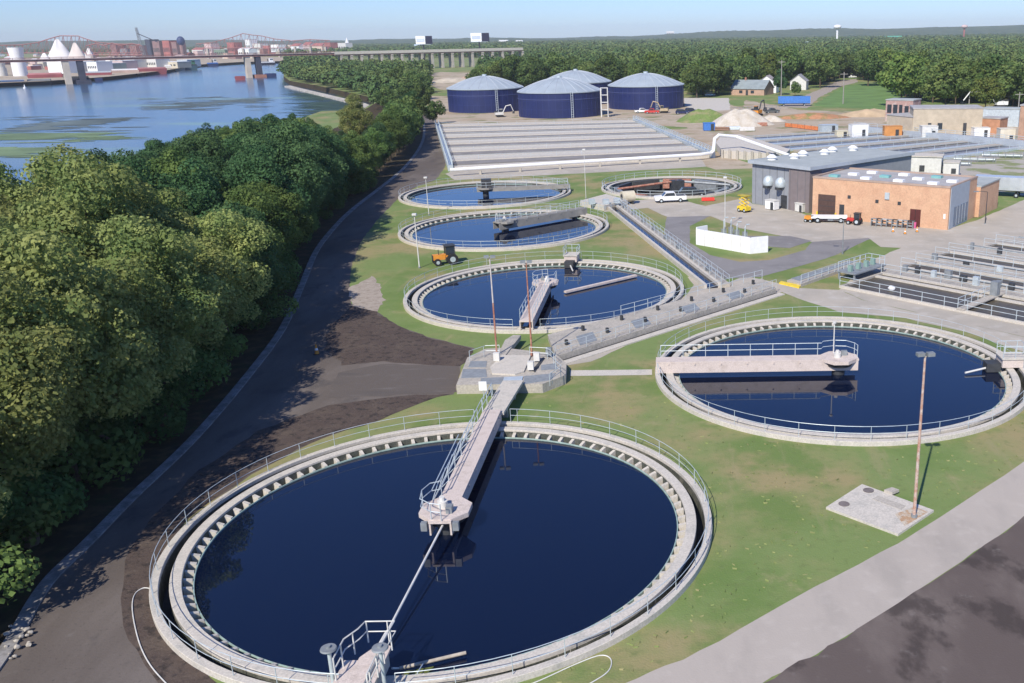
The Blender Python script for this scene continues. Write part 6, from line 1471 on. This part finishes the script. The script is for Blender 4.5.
print('woods', len(cand), 'single', len(single))
wl = [('dark green tree at the front edge of the woods behind the navy tanks', 'front trees of the woods behind the navy tanks'), ('tree at the front edge of the woods behind the tan block building', 'front trees of the woods behind the tan building'), ('tree on the river spit behind the green lagoon', 'trees on the river spit')]
for (x, y, s, fd, px) in single:
    w_ = wl[2] if px < 440 else (wl[0] if px < 800 else wl[1]); sc_ = rn.uniform(.72, 1.12)*(1.0 if px < 500 else 1.25)
    tree('mid_light' if rn.random() < .22 else 'mid', rn.randrange(3), (x, y), sc_, rn.uniform(0, 6), 'woodland_tree', w_[0], 'tree', w_[1], sz=sc_*(rn.uniform(.75, 1.0) if px < 440 else rn.uniform(.85, 1.1)))
# a few trees one can point at
for (px, py, s, key, lb) in ((780, 95, .95, 'conifer', 'dark round conifer between the white and pale gabled houses'), (901, 106, 1.5, 'mid_light', 'big bright round tree left of the utility pole behind the ruined shell'), (945, 110, 1.35, 'mid', 'broad green tree behind the tan block building'), (868, 86, 1.35, 'mid', 'full dark tree at the top right of the green field'), (820, 88, 1.3, 'mid', 'dark tree left of the top of the dirt road'), (745, 90, 1.2, 'mid', 'tall tree behind the grey roofed house'), (712, 96, 1.3, 'mid', 'dark tree over the pale parking strip'), (697, 98, 1.0, 'mid', 'dark tree at the right end of the navy tanks'), (985, 112, .9, 'mid_light', 'light green tree behind the pair of utility poles'), (795, 96, .45, 'mid', 'low bush in front of the pale gabled house')):
    p = g2(px, py); tree(key, px, p, s, px*.1, 'landmark_tree', lb, 'tree', None)
# the mass
LOD = []
for nq, ls in ((420, .78), (150, 1.1), (50, 1.9)):
    LOD.append([leaf_arrays(np.random.default_rng(100+nq+j), 16 if nq > 50 else 8, 6.2, 14.0, nq, ls, .6)[0] for j in range(4)])
out = []
for (x, y, s, fd, px) in cand:
    if (x, y) in ss: continue
    l = 0 if y < 850 else (1 if y < 1700 else 2); Q = LOD[l][rng.integers(4)]; a = rng.uniform(0, 6.28); ca, sa = math.cos(a), math.sin(a); k = rng.uniform(.75, 1.2)*(1.0 if l < 2 else 1.5); kz = rng.uniform(.75, 1.1)*(.85 if px < 440 else 1.0)
    M = np.array([[ca*k, sa*k, 0], [-sa*k, ca*k, 0], [0, 0, kz]]); out.append(Q@M+np.array([x, y, 0]))
Q = np.concatenate(out); print('mass quads', len(Q))
def far_leaf():
    m = mat('far_leaf_mass', (.070, .125, .045), .95, .3, .035, c2=(.14, .185, .06), thresh=(.42, .6), spec=.1); return m
o = bpy.data.objects.new('far_woods', quads_mesh('far_woods', Q, far_leaf())); col.objects.link(o); tag(o, kind='stuff')

# grass tufts and weeds round the slab and road edges, as one mass
Qg = []
for i in range(900):
    px = rng.uniform(500, 1024); py = rng.uniform(400, 683); p = G(px, py); x, y = p.x, p.y
    if (x-CA[0])**2+(y-CA[1])**2 < (RT+.15)**2 or (x-CB[0])**2+(y-CB[1])**2 < (RT+.15)**2: continue
    lim = 683-(px-620)*(683-470)/(1024-620) if px > 620 else 720
    if py > lim-4 or inpoly((px, py), [(822, 507), (862, 480), (938, 510), (898, 538)]): continue
    h = rng.uniform(.03, .09); a = rng.uniform(0, 3.14); w_ = rng.uniform(.05, .12); dx, dy = math.cos(a)*w_, math.sin(a)*w_
    Qg.append([[x-dx, y-dy, 0], [x+dx, y+dy, 0], [x+dx*1.3, y+dy*1.3+.03, h], [x-dx*1.3, y-dy*1.3+.03, h]])
o = bpy.data.objects.new('grass_tufts', quads_mesh('grass_tufts', np.array(Qg), mat('tuft_green', (.17, .21, .07), .95, .3, .5, c2=(.27, .24, .12), thresh=(.45, .7)))); col.objects.link(o); tag(o, kind='stuff')

# ================================================================== HAZE
hz = MB().box((0, 3350, 0), (18200, 7400, 100), z0=-6).build('haze'); tag(hz, kind='stuff')
hm = bpy.data.materials.new('haze_air'); hm.use_nodes = True; t_ = hm.node_tree; t_.nodes.remove(t_.nodes['Principled BSDF']); pv = t_.nodes.new('ShaderNodeVolumePrincipled')
pv.inputs['Color'].default_value = (.88, .94, 1, 1); pv.inputs['Density'].default_value = HAZE; pv.inputs['Anisotropy'].default_value = 0
t_.links.new(pv.outputs[0], t_.nodes['Material Output'].inputs['Volume']); hz.data.materials.append(hm)
